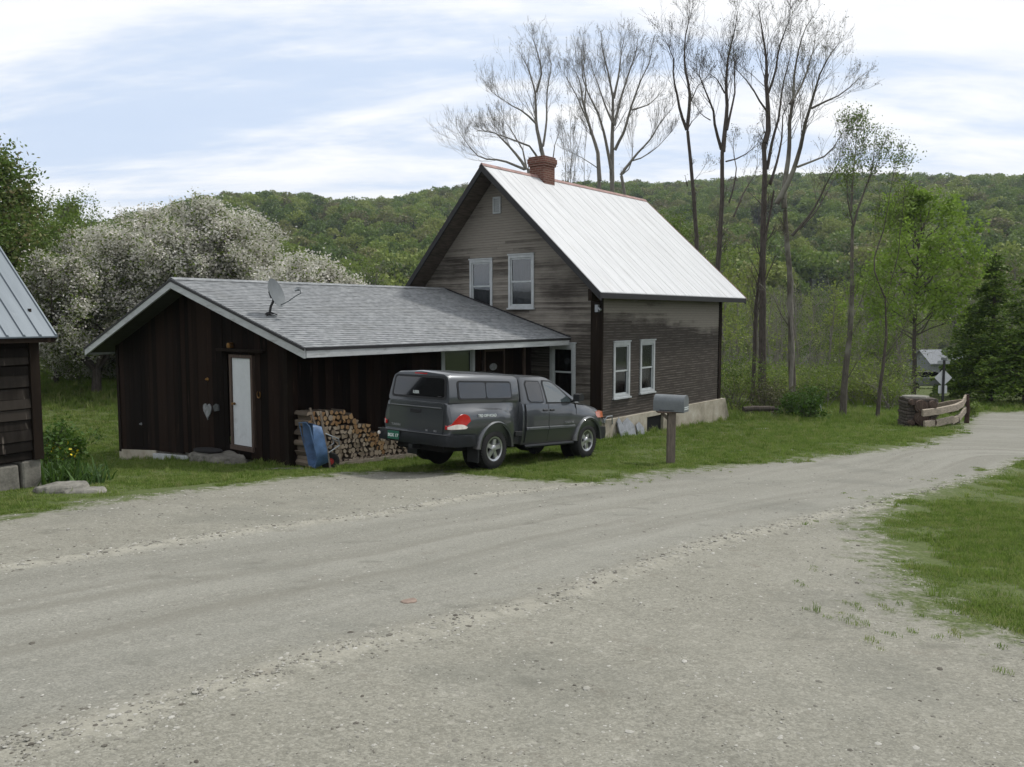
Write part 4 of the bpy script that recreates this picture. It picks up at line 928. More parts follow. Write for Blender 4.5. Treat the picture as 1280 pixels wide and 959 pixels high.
def window(parent, off, W, s0, s1, z0, z1, cas=.075, mid=.5, curt=None, panes=1, trim='whitetrim', sill=True, proud=.045):
    """s0..z1 is the outside of the casing; a window part with sash, pane and curtain under it"""
    m = MB(off); a0, a1, b0, b1 = s0+cas, s1-cas, z0+cas*.9, z1-cas*1.15
    wbox(m, W, s0, a0, z0, z1, -.04, proud); wbox(m, W, a1, s1, z0, z1, -.04, proud)
    wbox(m, W, a0, a1, b1, z1, -.04, proud); wbox(m, W, a0, a1, z0, b0, -.04, proud)
    wbox(m, W, s0-.02, s1+.02, z1, z1+.035, -.02, proud+.025)
    if sill: wbox(m, W, s0-.03, s1+.03, z0-.045, z0, -.02, proud+.04)
    wn = m.build('window', MT[trim], parent)
    m = MB(off); zm = b0+(b1-b0)*mid; f = .045
    for (c0, c1_, dd) in ((b0, zm+.02, .0), (zm-.02, b1, .018)):
        wbox(m, W, a0, a0+f, c0, c1_, dd-.03, dd); wbox(m, W, a1-f, a1, c0, c1_, dd-.03, dd)
        wbox(m, W, a0+f, a1-f, c0, c0+f, dd-.03, dd-.001); wbox(m, W, a0+f, a1-f, c1_-f, c1_, dd-.03, dd-.001)
        if panes > 1:
            for k in range(1, panes): sc = a0+(a1-a0)*k/panes; wbox(m, W, sc-.012, sc+.012, c0+f, c1_-f, dd-.025, dd-.004)
        if panes == 1 and curt == 'bars': wbox(m, W, a0+f, a1-f, (c0+c1_)/2-.012, (c0+c1_)/2+.012, dd-.025, dd-.004)
    m.build('sash', MT['sash'], wn)
    m = MB(off); wbox(m, W, a0+f*.5, a1-f*.5, b0+.02, zm, -.022, -.017); wbox(m, W, a0+f*.5, a1-f*.5, zm+.001, b1-.02, -.004, .001); m.build('pane', MT['glass'], wn)
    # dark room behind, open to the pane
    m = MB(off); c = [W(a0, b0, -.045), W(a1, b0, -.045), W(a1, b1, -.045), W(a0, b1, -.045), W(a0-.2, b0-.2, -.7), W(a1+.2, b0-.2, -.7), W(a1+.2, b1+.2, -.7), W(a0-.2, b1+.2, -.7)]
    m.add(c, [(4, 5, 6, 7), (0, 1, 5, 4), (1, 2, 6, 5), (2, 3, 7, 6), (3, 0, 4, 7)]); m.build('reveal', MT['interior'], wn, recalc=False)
    if curt and curt != 'bars':
        m = MB(off)
        def cloth(u0, u1, v0, v1, k=8, dp=-.09):
            rings = []
            n = 24
            for i in range(n+1):
                u_ = u0+(u1-u0)*i/n; dd = dp+.022*math.sin(i/n*k*math.pi)
                rings.append([W(u_, v0, dd), W(u_, v1, dd), W(u_, v1, dd-.004), W(u_, v0, dd-.004)])
            m.loft(rings)
        w_ = a1-a0
        if curt == 'valance_side':
            cloth(a0, a1, b1-.32*(b1-zm)*2*.5-.05, b1); cloth(a0+w_*.42, a1, b0, b0+(zm-b0)*.98, 6, -.12); cloth(a0+w_*.5, a1, zm, b1-.1, 6, -.15)
        elif curt == 'full': cloth(a0, a1, b0, b1, 10)
        elif curt == 'lower': cloth(a0, a1, b0, zm+.02, 9)
        elif curt == 'sides': cloth(a0, a0+w_*.3, b0, b1, 5); cloth(a1-w_*.3, a1, b0, b1, 5)
        m.build('curtain', MT['curtain2'] if curt in ('full', 'lower', 'sides') else MT['curtain'], wn)
    return wn, (a0, a1, b0, b1)

# ---- main house ------------------------------------------------------------------
house, ho = bempty('clapboard_house', 12, -.44, -.5, 'weathered grey clapboard farmhouse with steep white metal roof and brick chimney', 'house')
GX0, GX1, YR, YL, YP = 8.6, 16.35, -4.07, 3.2, -.44
ZP = 7.28; SR = (7.28-3.53)/(4.52-.44); SL = 1.08   # roof slopes
zr = lambda y: ZP-(SR*(YP-y) if y < YP else SL*(y-YP))  # top of roof at y
WT = .17                                              # roof build-up
gbot, gtop = .02, ZP-WT-.02
gl = lambda z: max(YR, YP-(ZP-WT-z)/SR); gr = lambda z: min(YL, YP+(ZP-WT-z)/SL)
w2 = (-1.80, -.86, 3.13, 4.68); w1 = (-.24, .66, 3.0, 4.60); pw = (-3.26, -2.38, .46, 2.12)
RW1 = (9.24, 10.14, .58, 2.16); RW2 = (10.74, 11.62, .62, 2.17)
ins = lambda w, k=.05: (w[0]+k, w[1]-k, w[2]+k, w[3]-k)
Wg, Wr = WX(GX0), WY(YR)
m = MB(ho); rs = np.random.RandomState(4)
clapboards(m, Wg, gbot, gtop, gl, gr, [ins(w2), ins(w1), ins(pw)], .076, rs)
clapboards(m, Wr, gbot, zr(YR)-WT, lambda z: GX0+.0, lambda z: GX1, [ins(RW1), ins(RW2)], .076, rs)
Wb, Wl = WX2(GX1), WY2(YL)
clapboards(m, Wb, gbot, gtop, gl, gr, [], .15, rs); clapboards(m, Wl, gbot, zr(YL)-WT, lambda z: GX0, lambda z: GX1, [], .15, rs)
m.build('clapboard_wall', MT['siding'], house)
m = MB(ho)   # corner boards, frieze
for (x0, x1, y0, y1) in ((GX0-.045, GX0+.17, YR-.045, YR+.0), ):
    pass
m.box(GX0-.05, GX0-.012, YR-.052, YR+.30, -.02, 3.42); m.box(GX0-.049, GX0+.05, YR-.052, YR-.014, -.02, 3.55); m2 = MB(ho); m2.box(GX1-.15, GX1+.05, YR-.05, YR-.012, .0, 3.6); m2.box(GX1-.01, GX1+.05, YR-.011, YR+.15, .0, 3.6); m2.build('corner_board', MT['darksolid'], house)
m.box(GX0-.06, GX0+.02, YR+.0, YR+.22, 3.42, 3.62); m.box(GX0-.5, GX0-.051, YR-.02, YR+.10, 3.30, 3.62)
m.build('corner_board', MT['darksolid'], house)
# roof: sheet, soffit, fascia, ridge
RX0, RX1 = GX0-.75, 17.45; YE, YEL = -4.52, 3.45
m = MB(ho)
def slope_slab(mb, x0, x1, ya, yb, f, t0, t1):   # between tops f()-t0 and f()-t1
    mb.hexa([(x0, ya, f(ya)-t1), (x1, ya, f(ya)-t1), (x1, yb, f(yb)-t1), (x0, yb, f(yb)-t1), (x0, ya, f(ya)-t0), (x1, ya, f(ya)-t0), (x1, yb, f(yb)-t0), (x0, yb, f(yb)-t0)])
slope_slab(m, RX0, RX1, YE, YP, zr, 0, .025); slope_slab(m, RX0, RX1, YP, YEL, zr, 0, .025)
k = RX0
nrm = Vector((0, -SR, 1)).normalized()
k = RX0+.02
while k < RX1:
    slope_slab(m, k-.014, k+.014, YE, YP-.05, lambda y: zr(y)+.007, 0, .009); slope_slab(m, k-.014, k+.014, YP+.05, YEL, lambda y: zr(y)+.007, 0, .009); k += .615
rf = m.build('roof', MT['rwhite'], house)
m = MB(ho); slope_slab(m, RX0+.03, RX1-.03, YE+.03, YP, lambda y: zr(y)-.027, 0, .10); slope_slab(m, RX0+.03, RX1-.03, YP, YEL-.03, lambda y: zr(y)-.027, 0, .10); m.build('soffit', MT['oldsoffit'], rf)
m = MB(ho)
for x0, x1 in ((RX0-.02, RX0+.028), (RX1-.028, RX1+.02)):
    slope_slab(m, x0, x1, YE-.01, YP, lambda y: zr(y)-.012, 0, .21); slope_slab(m, x0, x1, YP, YEL, lambda y: zr(y)-.012, 0, .21)
m.box(RX0+.03, RX1-.03, YE-.012, YE+.028, zr(YE)-.17, zr(YE)-.027)
m.build('rake_board', MT['edge'], rf)
m = MB(ho); m.prism([(YP-.09, zr(YP-.09)+.024), (YP, ZP+.035), (YP+.09, zr(YP+.09)+.024), (YP+.09, zr(YP+.09)+.012), (YP, ZP+.02), (YP-.09, zr(YP-.09)+.012)], lambda a, b: (RX0-.02, a, b), lambda a, b: (RX1+.02, a, b))
slope_slab(m, RX1+.021, RX1+.045, YE-.02, YP, lambda y: zr(y)+.015, 0, .07)
m.build('ridge_cap', MT['redrust'], rf)
# chimney
m = MB(ho); cx, cy = 10.85, YP+.02
m.box(cx-.29, cx+.29, cy-.29, cy+.29, 6.7, 7.60); m.box(cx-.325, cx+.325, cy-.325, cy+.325, 7.60, 7.68); m.box(cx-.345, cx+.345, cy-.345, cy+.345, 7.68, 7.84); m.box(cx-.31, cx+.31, cy-.31, cy+.31, 7.84, 7.90)
m.build('chimney', MT['brick'], rf, bevel=.015)
# foundation
m = MB(ho)
def fnd(x0, x1):
    wbox(m, Wr, x0, x1, -1.25, .02, -.3, .16)
bw = (11.02, 12.05, -.62, -.12)
wbox(m, Wr, GX0+.05, bw[0], -1.25, .015, -.3, .13); wbox(m, Wr, bw[1], 16.62, -1.25, .015, -.3, .13); wbox(m, Wr, bw[0], bw[1], -1.25, bw[2], -.3, .131); wbox(m, Wr, bw[0], bw[1], bw[3], .014, -.3, .131)
m.add([(16.62, YR-.13, .015), (16.62, YR-.13, -1.3), (16.95, YR-.28, -1.3), (16.62, YR+.4, .015), (16.62, YR+.4, -1.3), (16.95, YR+.4, -1.3)], [(0, 1, 2), (5, 4, 3), (0, 2, 5, 3), (2, 1, 4, 5), (1, 0, 3, 4)])
m.box(GX0-.05, GX0+.049, YR-.06, YL, -1.25, .014); m.box(GX1-.2, GX1+.2, YR+.41, YL, -1.3, .012); m.box(GX0, GX1, YL-.3, YL+.1, -1.2, .012)
fn = m.build('foundation', MT['conc'], house)
m = MB(ho); wbox(m, Wr, bw[0]+.002, bw[1]-.002, bw[2]+.002, bw[3]-.002, -.3, .04); wbox(m, Wr, bw[0]-.1, bw[1]+.1, bw[2]-.05, bw[3]+.05, -.6, -.302); m.build('opening_shade', MT['interior'], fn)  # near-black block stands in for the shade inside the basement opening
# gable details
for w, kw in ((w2, dict(curt='full', mid=.5, panes=1)), (w1, dict(curt='lower'))):
    window(house, ho, Wg, *w, **kw)
window(house, ho, Wg, *pw, curt='full', cas=.11, mid=.52)
for w in (RW1, RW2): window(house, ho, Wr, *w, curt='valance_side', cas=.085, mid=.48)
m = MB(ho); wbox(m, Wg, -.58, -.28, 5.93, 5.97, 0, .06); wbox(m, Wg, -.58, -.28, 6.38, 6.42, 0, .06); wbox(m, Wg, -.58, -.54, 5.97, 6.38, 0, .06); wbox(m, Wg, -.32, -.28, 5.97, 6.38, 0, .06)
for i in range(7): z = 6.0+i*.055; m.add([Wg(-.54, z, .05), Wg(-.32, z, .05), Wg(-.32, z+.035, .025), Wg(-.54, z+.035, .025)], [(0, 1, 2, 3)])
wbox(m, Wg, -.54, -.32, 5.97, 6.38, 0, .024); m.build('gable_vent', MT['whitetrim'], house)
m = MB(ho); m.tube([(GX0+.02, YR-.12, .0), (GX0+.1, YR-.16, .12), (GX0+.35, YR-.17, .12), (GX0+.4, YR-.15, -.12)], .018, 8); m.box(GX0+.0, GX0+.1, YR-.13, YR-.06, -.05, .06); m.build('faucet_pipe', MT['galv'], house, smooth=True)
m = MB(ho); m.box(GX0-.13, GX0-.05, YR+.02, YR+.12, 3.0, 3.2); m.tube([(GX0-.1, YR+.02, 3.12), (GX0-.12, YR-.06, 3.05)], .035, 8); m.build('floodlight', MT['galv'], house)

# ---- shed / ell -------------------------------------------------------------------
shed, so_ = bempty('board_shed', 2.5, 1.7, -.6, 'low dark board shed with shingled gable roof joined to the farmhouse, pale door in front', 'shed')
SY0, SY1, SP = -1.71, 5.55, 1.72; EY0, EY1 = -3.08, 6.05; PZ = 3.77
kR = (PZ-2.31)/(SP-EY0); kL = (PZ-2.10)/(EY1-SP)
zs = lambda y: PZ-(kR*(SP-y) if y < SP else kL*(y-SP))
OX = -.6
Ws, Wt = WX(0), WY(SY0)
rs = np.random.RandomState(9)
lowf = lambda s: -.30-.37*max(0, (s-.6)/4.95)
m = MB(so_); dr = (-.50, .38, -.02, 2.03)
vboards(m, Ws, SY0, SY1, lowf, lambda s: zs(s)-.16, [dr], rs)
SW = (4.70, 6.0, .55, 2.15); SD = (6.42, 7.30, -.1, 1.98)
vboards(m, Wt, 0, GX0-.06, lambda s: -.33-.02*s, lambda s: zs(SY0)-.16, [ins(SW), ins(SD, .03)], rs)
vboards(m, WY2(SY1), 0, GX0, lambda s: -.7, lambda s: zs(SY1)-.16, [], rs)
m.build('board_wall', MT['dark'], shed)
m = MB(so_); wbox(m, Ws, SY0-.03, SY0+.09, -.3, zs(SY0)-.17, .029, .055); wbox(m, WY(SY0), -.055, .08, -.3, zs(SY0)-.17, .029, .05); m.build('corner_board', MT['darksolid'], shed)
m = MB(so_); wbox(m, Ws, SY1-.1, SY1+.02, -.7, zs(SY1)-.17, .029, .055); m.build('corner_board', MT['darksolid'], shed)
m = MB(so_); wbox(m, Ws, -1.0, .75, 2.10, 2.16, .03, .13); m.build('lintel_board', MT['darksolid'], shed)
m = MB(so_); slope_slab(m, OX, GX0-.03, EY0, SP, lambda y: zs(y)-.03, 0, .04); slope_slab(m, OX, GX0-.03, SP, EY1, lambda y: zs(y)-.03, 0, .04)
# courses of shingles
def courses(mb, ya, yb, f, step=.134):
    n = int(abs(yb-ya)/step*math.hypot(1, (f(yb)-f(ya))/(yb-ya))); 
    for i in range(n+1):
        a = ya+(yb-ya)*i/(n+1); b = ya+(yb-ya)*(i+1)/(n+1)
        mb.hexa([(OX-.01, a, f(a)-.03), (GX0-.025, a, f(a)-.03), (GX0-.025, b, f(b)-.03), (OX-.01, b, f(b)-.03), (OX-.01, a, f(a)-.012), (GX0-.025, a, f(a)-.012), (GX0-.025, b, f(b)-.026), (OX-.01, b, f(b)-.026)])
courses(m, EY0-.02, SP, zs); courses(m, EY1+.02, SP, zs)
m.prism([(SP-.15, zs(SP-.15)+.0), (SP, PZ+.012), (SP+.15, zs(SP+.15)), (SP+.15, zs(SP+.15)-.012), (SP, PZ-.005), (SP-.15, zs(SP-.15)-.012)], lambda a, b: (OX-.012, a, b), lambda a, b: (GX0-.024, a, b))
sr_ = m.build('roof', MT['shingle'], shed)
m = MB(so_)
fz = lambda y: zs(y)-.072
slope_slab(m, OX-.03, OX+.02, EY0, SP, fz, 0, .17); slope_slab(m, OX-.03, OX+.02, SP, EY1, fz, 0, .17)
m.box(OX+.021, GX0-.1, EY0-.02, EY0+.02, zs(EY0)-.23, zs(EY0)-.072)
m.box(OX+.021, GX0-.1, EY1-.02, EY1+.02, zs(EY1)-.23, zs(EY1)-.072)
m.build('fascia', MT['fascia'], sr_)
m = MB(so_); slope_slab(m, OX-.045, OX-.031, EY0-.02, SP, lambda y: zs(y)-.031, 0, .055); slope_slab(m, OX-.045, OX-.031, SP, EY1+.02, lambda y: zs(y)-.031, 0, .055); m.box(OX, GX0-.06, EY0-.035, EY0-.021, zs(EY0)-.09, zs(EY0)-.032)
slope_slab(m, GX0-.07, GX0-.026, EY0, SP, lambda y: zs(y)+.02, 0, .03); slope_slab(m, GX0-.07, GX0-.026, SP, YL, lambda y: zs(y)+.02, 0, .03)
m.cur = 0; m.build('drip_edge', MT['edge'], sr_)
m = MB(so_); slope_slab(m, OX+.021, GX0-.08, EY0+.021, SP, lambda y: zs(y)-.16, 0, .02); slope_slab(m, OX+.021, GX0-.08, SP, EY1-.021, lambda y: zs(y)-.16, 0, .02); m.build('soffit', MT['soffit'], sr_)
m = MB(so_)
m.hexa([Ws(3.7, -1.5, -.1), Ws(SY1+.03, -1.5, -.1), Ws(SY1+.03, -1.5, .05), Ws(3.7, -1.5, .05), Ws(3.7, -.50, -.1), Ws(SY1+.03, -.655, -.1), Ws(SY1+.03, -.655, .05), Ws(3.7, -.50, .05)]); 
fb = m.build('foundation', MT['conc'], shed)
m = MB(so_); wbox(m, Ws, -1.6, 3.69, -1.4, -.20, -.16, -.02); wbox(m, Wt, .05, 8.5, -.9, -.34, -.12, -.01); m.build('sill_stone', MT['stonedark'], shed)
# door
m = MB(so_); wbox(m, Ws, dr[0], dr[0]+.075, -.02, 2.03, -.05, .045); wbox(m, Ws, dr[1]-.075, dr[1], -.02, 2.03, -.05, .045); wbox(m, Ws, dr[0]+.075, dr[1]-.075, 1.96, 2.03, -.05, .045); wbox(m, Ws, dr[0], dr[1], -.12, -.02, -.05, .07)
df = m.build('door', MT['postwood'], shed)
m = MB(so_); wbox(m, Ws, dr[0]+.08, dr[1]-.08, -.015, 1.955, -.04, .012)
m.build('door_leaf', MT['white'], df, bevel=.004)
m = MB(so_); kx = MB(so_); m.lathe([(.0, 0), (.028, .004), (.03, .03), (.012, .035), (.012, .05), (.03, .06), (.03, .085), (.0, .095)], 14, Matrix.Translation(Vector(Ws(.22, .92, .012)))@Matrix.Rotation(-math.pi/2, 4, 'Y')); m.build('door_knob', MT['brass'], df, smooth=True)
m = MB(so_); m.box(-.075, -.03, .20, .29, 2.18, 2.30); m.lathe([(.0, 0), (.05, .01), (.06, .06), (.045, .12), (.0, .14)], 12, Matrix.Translation(Vector((-.11, .245, 2.17)))); m.build('porch_lamp', MT['brass'], shed, smooth=True)
window(shed, so_, Wt, *SW, cas=.11, mid=.5, panes=1, curt='sides', sill=True)
m = MB(so_); wbox(m, Wt, SD[0], SD[0]+.05, SD[2], SD[3], -.05, .03); wbox(m, Wt, SD[1]-.05, SD[1], SD[2], SD[3], -.05, .035); wbox(m, Wt, SD[0]+.05, SD[1]-.05, SD[3]-.06, SD[3], -.05, .03)
pd = m.build('porch_door', MT['postwood'], shed)
m = MB(so_); wbox(m, Wt, SD[0]+.052, SD[1]-.052, SD[2], SD[3]-.062, -.04, .0); m.build('door_leaf', MT['dark'], pd)
m = MB(so_); m.lathe([(0, 0), (.11, .004), (.13, .02), (.0, .028)], 24, Matrix.Translation(Vector(Wt(6.80, 1.50, .002)))@Matrix.Rotation(math.pi/2, 4, 'X')@Matrix.Diagonal((1.25, .75, 1, 1))); m.build('door_plaque', MT['heart'], pd, smooth=True)
m = MB(so_); wbox(m, Wt, 8.10, 8.20, -.4, 2.3, .03, .08); m.build('porch_post', MT['postwood'], shed)
# things hung on the dark wall
def heart_poly(s=.17):
    P = []
    for i in range(28):
        t_ = i/28*2*math.pi; P.append((s*1.0*math.sin(t_)**3, s*(.82*math.cos(t_)-.31*math.cos(2*t_)-.12*math.cos(3*t_)-.06*math.cos(4*t_))*1.25))
    return P
m = MB(); m.prism(heart_poly(.17), lambda a, b: (-.0, a, b), lambda a, b: (-.02, a, b)); o = m.build('heart_ornament', MT['heart']); o.location = G(-.035, 1.30, .69); o.rotation_euler = (0, 0, RZ); setp(o, 'pale tin heart hung on the dark board wall left of the white door', 'ornament')
m = MB(); m.prism([(-.11, -.06), (.08, -.09), (.13, .03), (.02, .09), (-.1, .07)], lambda a, b: (0, a, b), lambda a, b: (-.025, a, b)); o = m.build('tin_plaque', simple('dull_tin', (.06, .065, .07), .6, .3, 14)); o.location = G(-.035, .92, .78); o.rotation_euler = (0, 0, RZ); setp(o, 'small dull tin plaque beside the heart on the dark wall', 'plaque')
for nm, y_, z_, s_, mt, lb in (('wall_hook', 4.4, .12, .035, 'heart', 'small pale knob low on the dark wall near its left corner'), ('wall_hook', 1.35, -.28, .035, 'heart', 'small pale knob low on the dark wall below the heart'), ('rusty_bell', 1.28, 1.42, .045, 'brass', 'small rusty brown bell on the dark wall above the heart'), ('horseshoe', -.72, 1.18, .05, 'brass', 'rusty horseshoe on the dark wall just right of the white door')):
    m = MB()
    if nm == 'horseshoe': m.tube([(-.01, s_*1.2*math.sin(a), -s_*1.5*math.cos(a)) for a in np.linspace(-2.5, 2.5, 14)], .011, 6)
    else: m.lathe([(s_, 0), (s_*.8, .02), (s_*.45, .05), (s_*.25, .06), (0, .065)], 12, Matrix.Rotation(-math.pi/2, 4, 'Y'))
    o = m.build(nm, MT[mt], smooth=True); o.location = G(-.03, y_, z_); o.rotation_euler = (0, 0, RZ); setp(o, lb, 'ornament')

# ---- old cabin on the left ---------------------------------------------------------
AC = R_(29); cu = np.array([math.sin(AC), math.cos(AC)]); crz = math.atan2(cu[1], cu[0])
tip = at_y(72, 420, 12.2); tip = np.array([tip[0], tip[1]]); 
cabin = empty('old_cabin', (tip[0], tip[1], 0), crz, 'old dark cabin with blue-grey ribbed metal roof at the left edge', 'cabin')
ez = at_y(72, 420, 12.2)[2]
# local: x along the eave (away), y to the left; eave tip is x=0,y=0; wall face at y=.32, far wall end x=-.42
CE, CF = -.14, .30; kc = 1.0
zc = lambda y: ez+kc*y
m = MB(); L0 = -9.0
def cslab(mb, x0, x1, ya, yb, t0, t1): slope_slab(mb, x0, x1, ya, yb, zc, t0, t1)
yr = 2.6
cslab(m, L0, .0, 0, yr, 0, .02)
k = -.02
while k > L0:
    for j, w_ in ((0, .022),):
        m.hexa([(k-w_, 0, zc(0)), (k+w_, 0, zc(0)), (k+w_, yr, zc(yr)), (k-w_, yr, zc(yr)), (k-w_*.5, 0, zc(0)+.028), (k+w_*.5, 0, zc(0)+.028), (k+w_*.5, yr, zc(yr)+.028), (k-w_*.5, yr, zc(yr)+.028)])
    k -= .235
zc2 = lambda y: ez+kc*yr-kc*(y-yr)
slope_slab(m, L0, 0, yr, 2*yr, zc2, 0, .02)
cr = m.build('roof', MT['rblue'], cabin)
m = MB(); cslab(m, L0+.02, -.02, .02, yr, .022, .11); slope_slab(m, L0+.02, -.02, yr, 2*yr-.02, zc2, .022, .11); m.build('roof_deck', MT['darksolid'], cr)
gzc = gz(tip[0]-.35, tip[1]-.4)
m = MB(); rs = np.random.RandomState(12); Wc = WY(CF); z = gzc+.42; n_ = 0
while z < ez+CF*kc-.12:
    h = rs.uniform(.11, .19); p = L0+.1
    while p < CE-.14:
        q = min(CE-.14, p+rs.uniform(1.2, 3.4)); 
        if CE-.14-q < .5: q = CE-.14
        d_ = rs.uniform(.02, .05); sg_ = rs.uniform(-.012, .012)
        m.hexa([Wc(p, z+sg_, -.03), Wc(q-.01, z-sg_, -.03), Wc(q-.01, z-sg_, d_), Wc(p, z+sg_, d_), Wc(p, z+h-.012+sg_, -.03), Wc(q-.01, z+h-.012-sg_, -.03), Wc(q-.01, z+h-.012-sg_, d_-.014), Wc(p, z+h-.012+sg_, d_-.014)])
        p = q
    z += h
m.box(CE-.05, CE-.02, CF+.05, 2*yr-CF, gzc+.4, ez+.4); m.prism([(CF+.05, ez+.3), (yr, zc(yr)-.12), (2*yr-CF, ez+.3)], lambda a, b: (CE-.05, a, b), lambda a, b: (CE-.02, a, b))
m.build('plank_wall', MT['cabin'], cabin)
m = MB(); m.box(CE-.14, CE+.0, CF-.06, CF+.1, gzc+.40, ez+.18); m.box(L0+.1, CE-.141, CF+.03, CF+.06, gzc+.4, ez+.15); m.build('corner_board', MT['darksolid'], cabin)
m = MB(); rs = np.random.RandomState(3); p = L0
while p < CE-.4:
    q = min(p+rs.uniform(.4, .9), CE-.32); m.hexa([Wc(p+a, z_, d) for a, z_, d in ((0, gzc-.3, -.3), (q-p-.03, gzc-.3, -.3), (q-p-.03, gzc-.3, .05), (0, gzc-.3, .05), (0, gzc+.38+rs.uniform(-.04, .02), -.3), (q-p-.03, gzc+.38, -.3), (q-p-.03, gzc+.36, .01), (0, gzc+.37, .01))]); p = q
m.box(CE-.31, CE-.02, CF-.02, CF+.4, gzc-.4, gzc+.40)
m.box(CE-.3, CE-.03, CF+.41, 2*yr-CF, gzc-.6, gzc+.38)
m.build('stone_footing', MT['stonedark'], cabin, bevel=.03)

# ================================================================== pickup truck (x forward, y to its left, z up; origin on the ground at the rear axle)
tr0 = at_y(618, 587, 15.7); f0 = tr0+(U*3.26)
tc_ = tr0-V*.93
tp = math.atan2(.225, 3.26)
truck = empty('pickup_truck', (tc_[0], tc_[1], tr0[2]), 0, 'dark grey extended-cab pickup with camper shell parked on the grass in front of the house', 'truck')
truck.matrix_world = Matrix.Translation((tc_[0], tc_[1], tr0[2]))@Matrix.Rotation(RZ, 4, 'Z')@Matrix.Rotation(tp, 4, 'Y')
def mirror_rings(rings):  # half sections (y,z from bottom centre round to top centre) -> closed loops
    out = []
    for x, h in rings:
        L = [(x, -y, z) for y, z in h]+[(x, y, z) for y, z in h[::-1] if y > 1e-6]
        out.append(L)
    return out
def sec(zb, a): return [(0, zb)]+[(y, z) for y, z in a]
body = [
 (-1.235, sec(.58, [(.70, .58), (.76, .62), (.79, .80), (.79, 1.0), (.775, 1.16), (.76, 1.24), (.70, 1.27), (0, 1.275)])),
 (-1.20, sec(.52, [(.80, .52), (.845, .60), (.872, .80), (.865, 1.0), (.83, 1.12), (.795, 1.21), (.75, 1.275), (0, 1.28)])),
 (-1.05, sec(.50, [(.84, .50), (.88, .60), (.915, .82), (.908, 1.02), (.865, 1.13), (.81, 1.18), (.77, 1.28), (0, 1.285)])),
 (-.60, sec(.50, [(.86, .50), (.895, .60), (.94, .84), (.935, 1.05), (.90, 1.14), (.82, 1.175), (.78, 1.28), (0, 1.285)])),
 (.0, sec(.48, [(.86, .48), (.90, .60), (.95, .86), (.945, 1.06), (.91, 1.15), (.82, 1.18), (.78, 1.28), (0, 1.285)])),
 (.40, sec(.46, [(.86, .46), (.895, .60), (.94, .84), (.93, 1.02), (.89, 1.11), (.82, 1.15), (.78, 1.28), (0, 1.285)])),
 (.60, sec(.44, [(.85, .44), (.88, .58), (.905, .78), (.885, .95), (.85, 1.04), (.81, 1.10), (.78, 1.28), (0, 1.285)])),
 (.70, sec(.44, [(.82, .44), (.84, .56), (.85, .70), (.83, .82), (.815, .95), (.795, 1.06), (.78, 1.28), (0, 1.285)])),
 (.74, sec(.44, [(.80, .44), (.80, .56), (.79, .70), (.785, .82), (.785, .95), (.785, 1.06), (.78, 1.28), (0, 1.285)])),
 (.885, sec(.44, [(.80, .44), (.80, .56), (.79, .70), (.785, .82), (.785, .95), (.785, 1.06), (.78, 1.28), (0, 1.285)])),
 (.90, sec(.42, [(.84, .42), (.87, .52), (.885, .72), (.885, .95), (.87, 1.12), (.845, 1.235), (.80, 1.27), (0, 1.28)])),
 (1.70, sec(.40, [(.86, .40), (.89, .52), (.912, .72), (.912, .95), (.895, 1.12), (.865, 1.235), (.80, 1.27), (0, 1.28)])),
 (2.60, sec(.40, [(.86, .40), (.89, .52), (.915, .72), (.915, .95), (.895, 1.12), (.86, 1.235), (.78, 1.26), (0, 1.28)])),
 (2.95, sec(.42, [(.86, .42), (.895, .54), (.925, .74), (.922, .95), (.895, 1.09), (.85, 1.19), (.74, 1.235), (0, 1.27)])),
 (3.30, sec(.44, [(.86, .44), (.90, .56), (.935, .78), (.93, .95), (.895, 1.06), (.83, 1.155), (.70, 1.205), (0, 1.24)])),
 (3.70, sec(.46, [(.84, .46), (.88, .56), (.91, .74), (.905, .90), (.87, 1.01), (.80, 1.10), (.66, 1.15), (0, 1.18)])),
 (3.92, sec(.46, [(.80, .46), (.84, .56), (.865, .72), (.855, .86), (.81, .96), (.74, 1.04), (.60, 1.08), (0, 1.11)])),
 (4.02, sec(.48, [(.72, .48), (.76, .56), (.78, .70), (.77, .82), (.73, .92), (.66, .99), (.52, 1.02), (0, 1.04)]))]
m = MB(); m.loft(mirror_rings(body)); bd = m.build('body', MT['paint'], truck, smooth=True, angle=38)
# wheel wells
m = MB()
for wx in (0, 3.26):
    for s in (-1, 1): m.lathe([(.475, 0), (.475, .52)], 40, Matrix.Translation((wx, s*.52 if s > 0 else -.52-.52, .40)) @ Matrix.Rotation(-math.pi/2, 4, 'X'))
wc = m.build('wheel_cutter', MT['underbody']); 
bo = bd.modifiers.new('wells', 'BOOLEAN'); bo.operation = 'DIFFERENCE'; bo.object = wc; bo.solver = 'EXACT'
dg = bpy.context.evaluated_depsgraph_get(); me_ = bpy.data.meshes.new_from_object(bd.evaluated_get(dg)); bd.modifiers.clear(); bd.data = me_
bpy.data.objects.remove(wc, do_unlink=True)
m = MB(); m.box(-1.1, 3.9, -.60, .60, .36, .50)
for wx in (0, 3.26):
    for s in (-1, 1): m.lathe([(.474, 0), (.474, .002)], 30, Matrix.Translation((wx, s*.50, .42))@Matrix.Rotation(-math.pi/2, 4, 'X'))
m.tube([(0, -.7, .40), (0, .7, .40)], .06, 8); m.tube([(3.26, -.7, .40), (3.26, .7, .40)], .06, 8); m.tube([(-1.1, -.45, .40), (-.4, -.5, .38), (1.5, -.4, .35)], .045, 8)
m.lathe([(.10, -.1), (.33, -.1), (.36, -.04), (.36, .04), (.33, .1), (.10, .1)], 24, Matrix.Translation((-.72, .05, .50)))
m.build('underbody', MT['underbody'], truck)
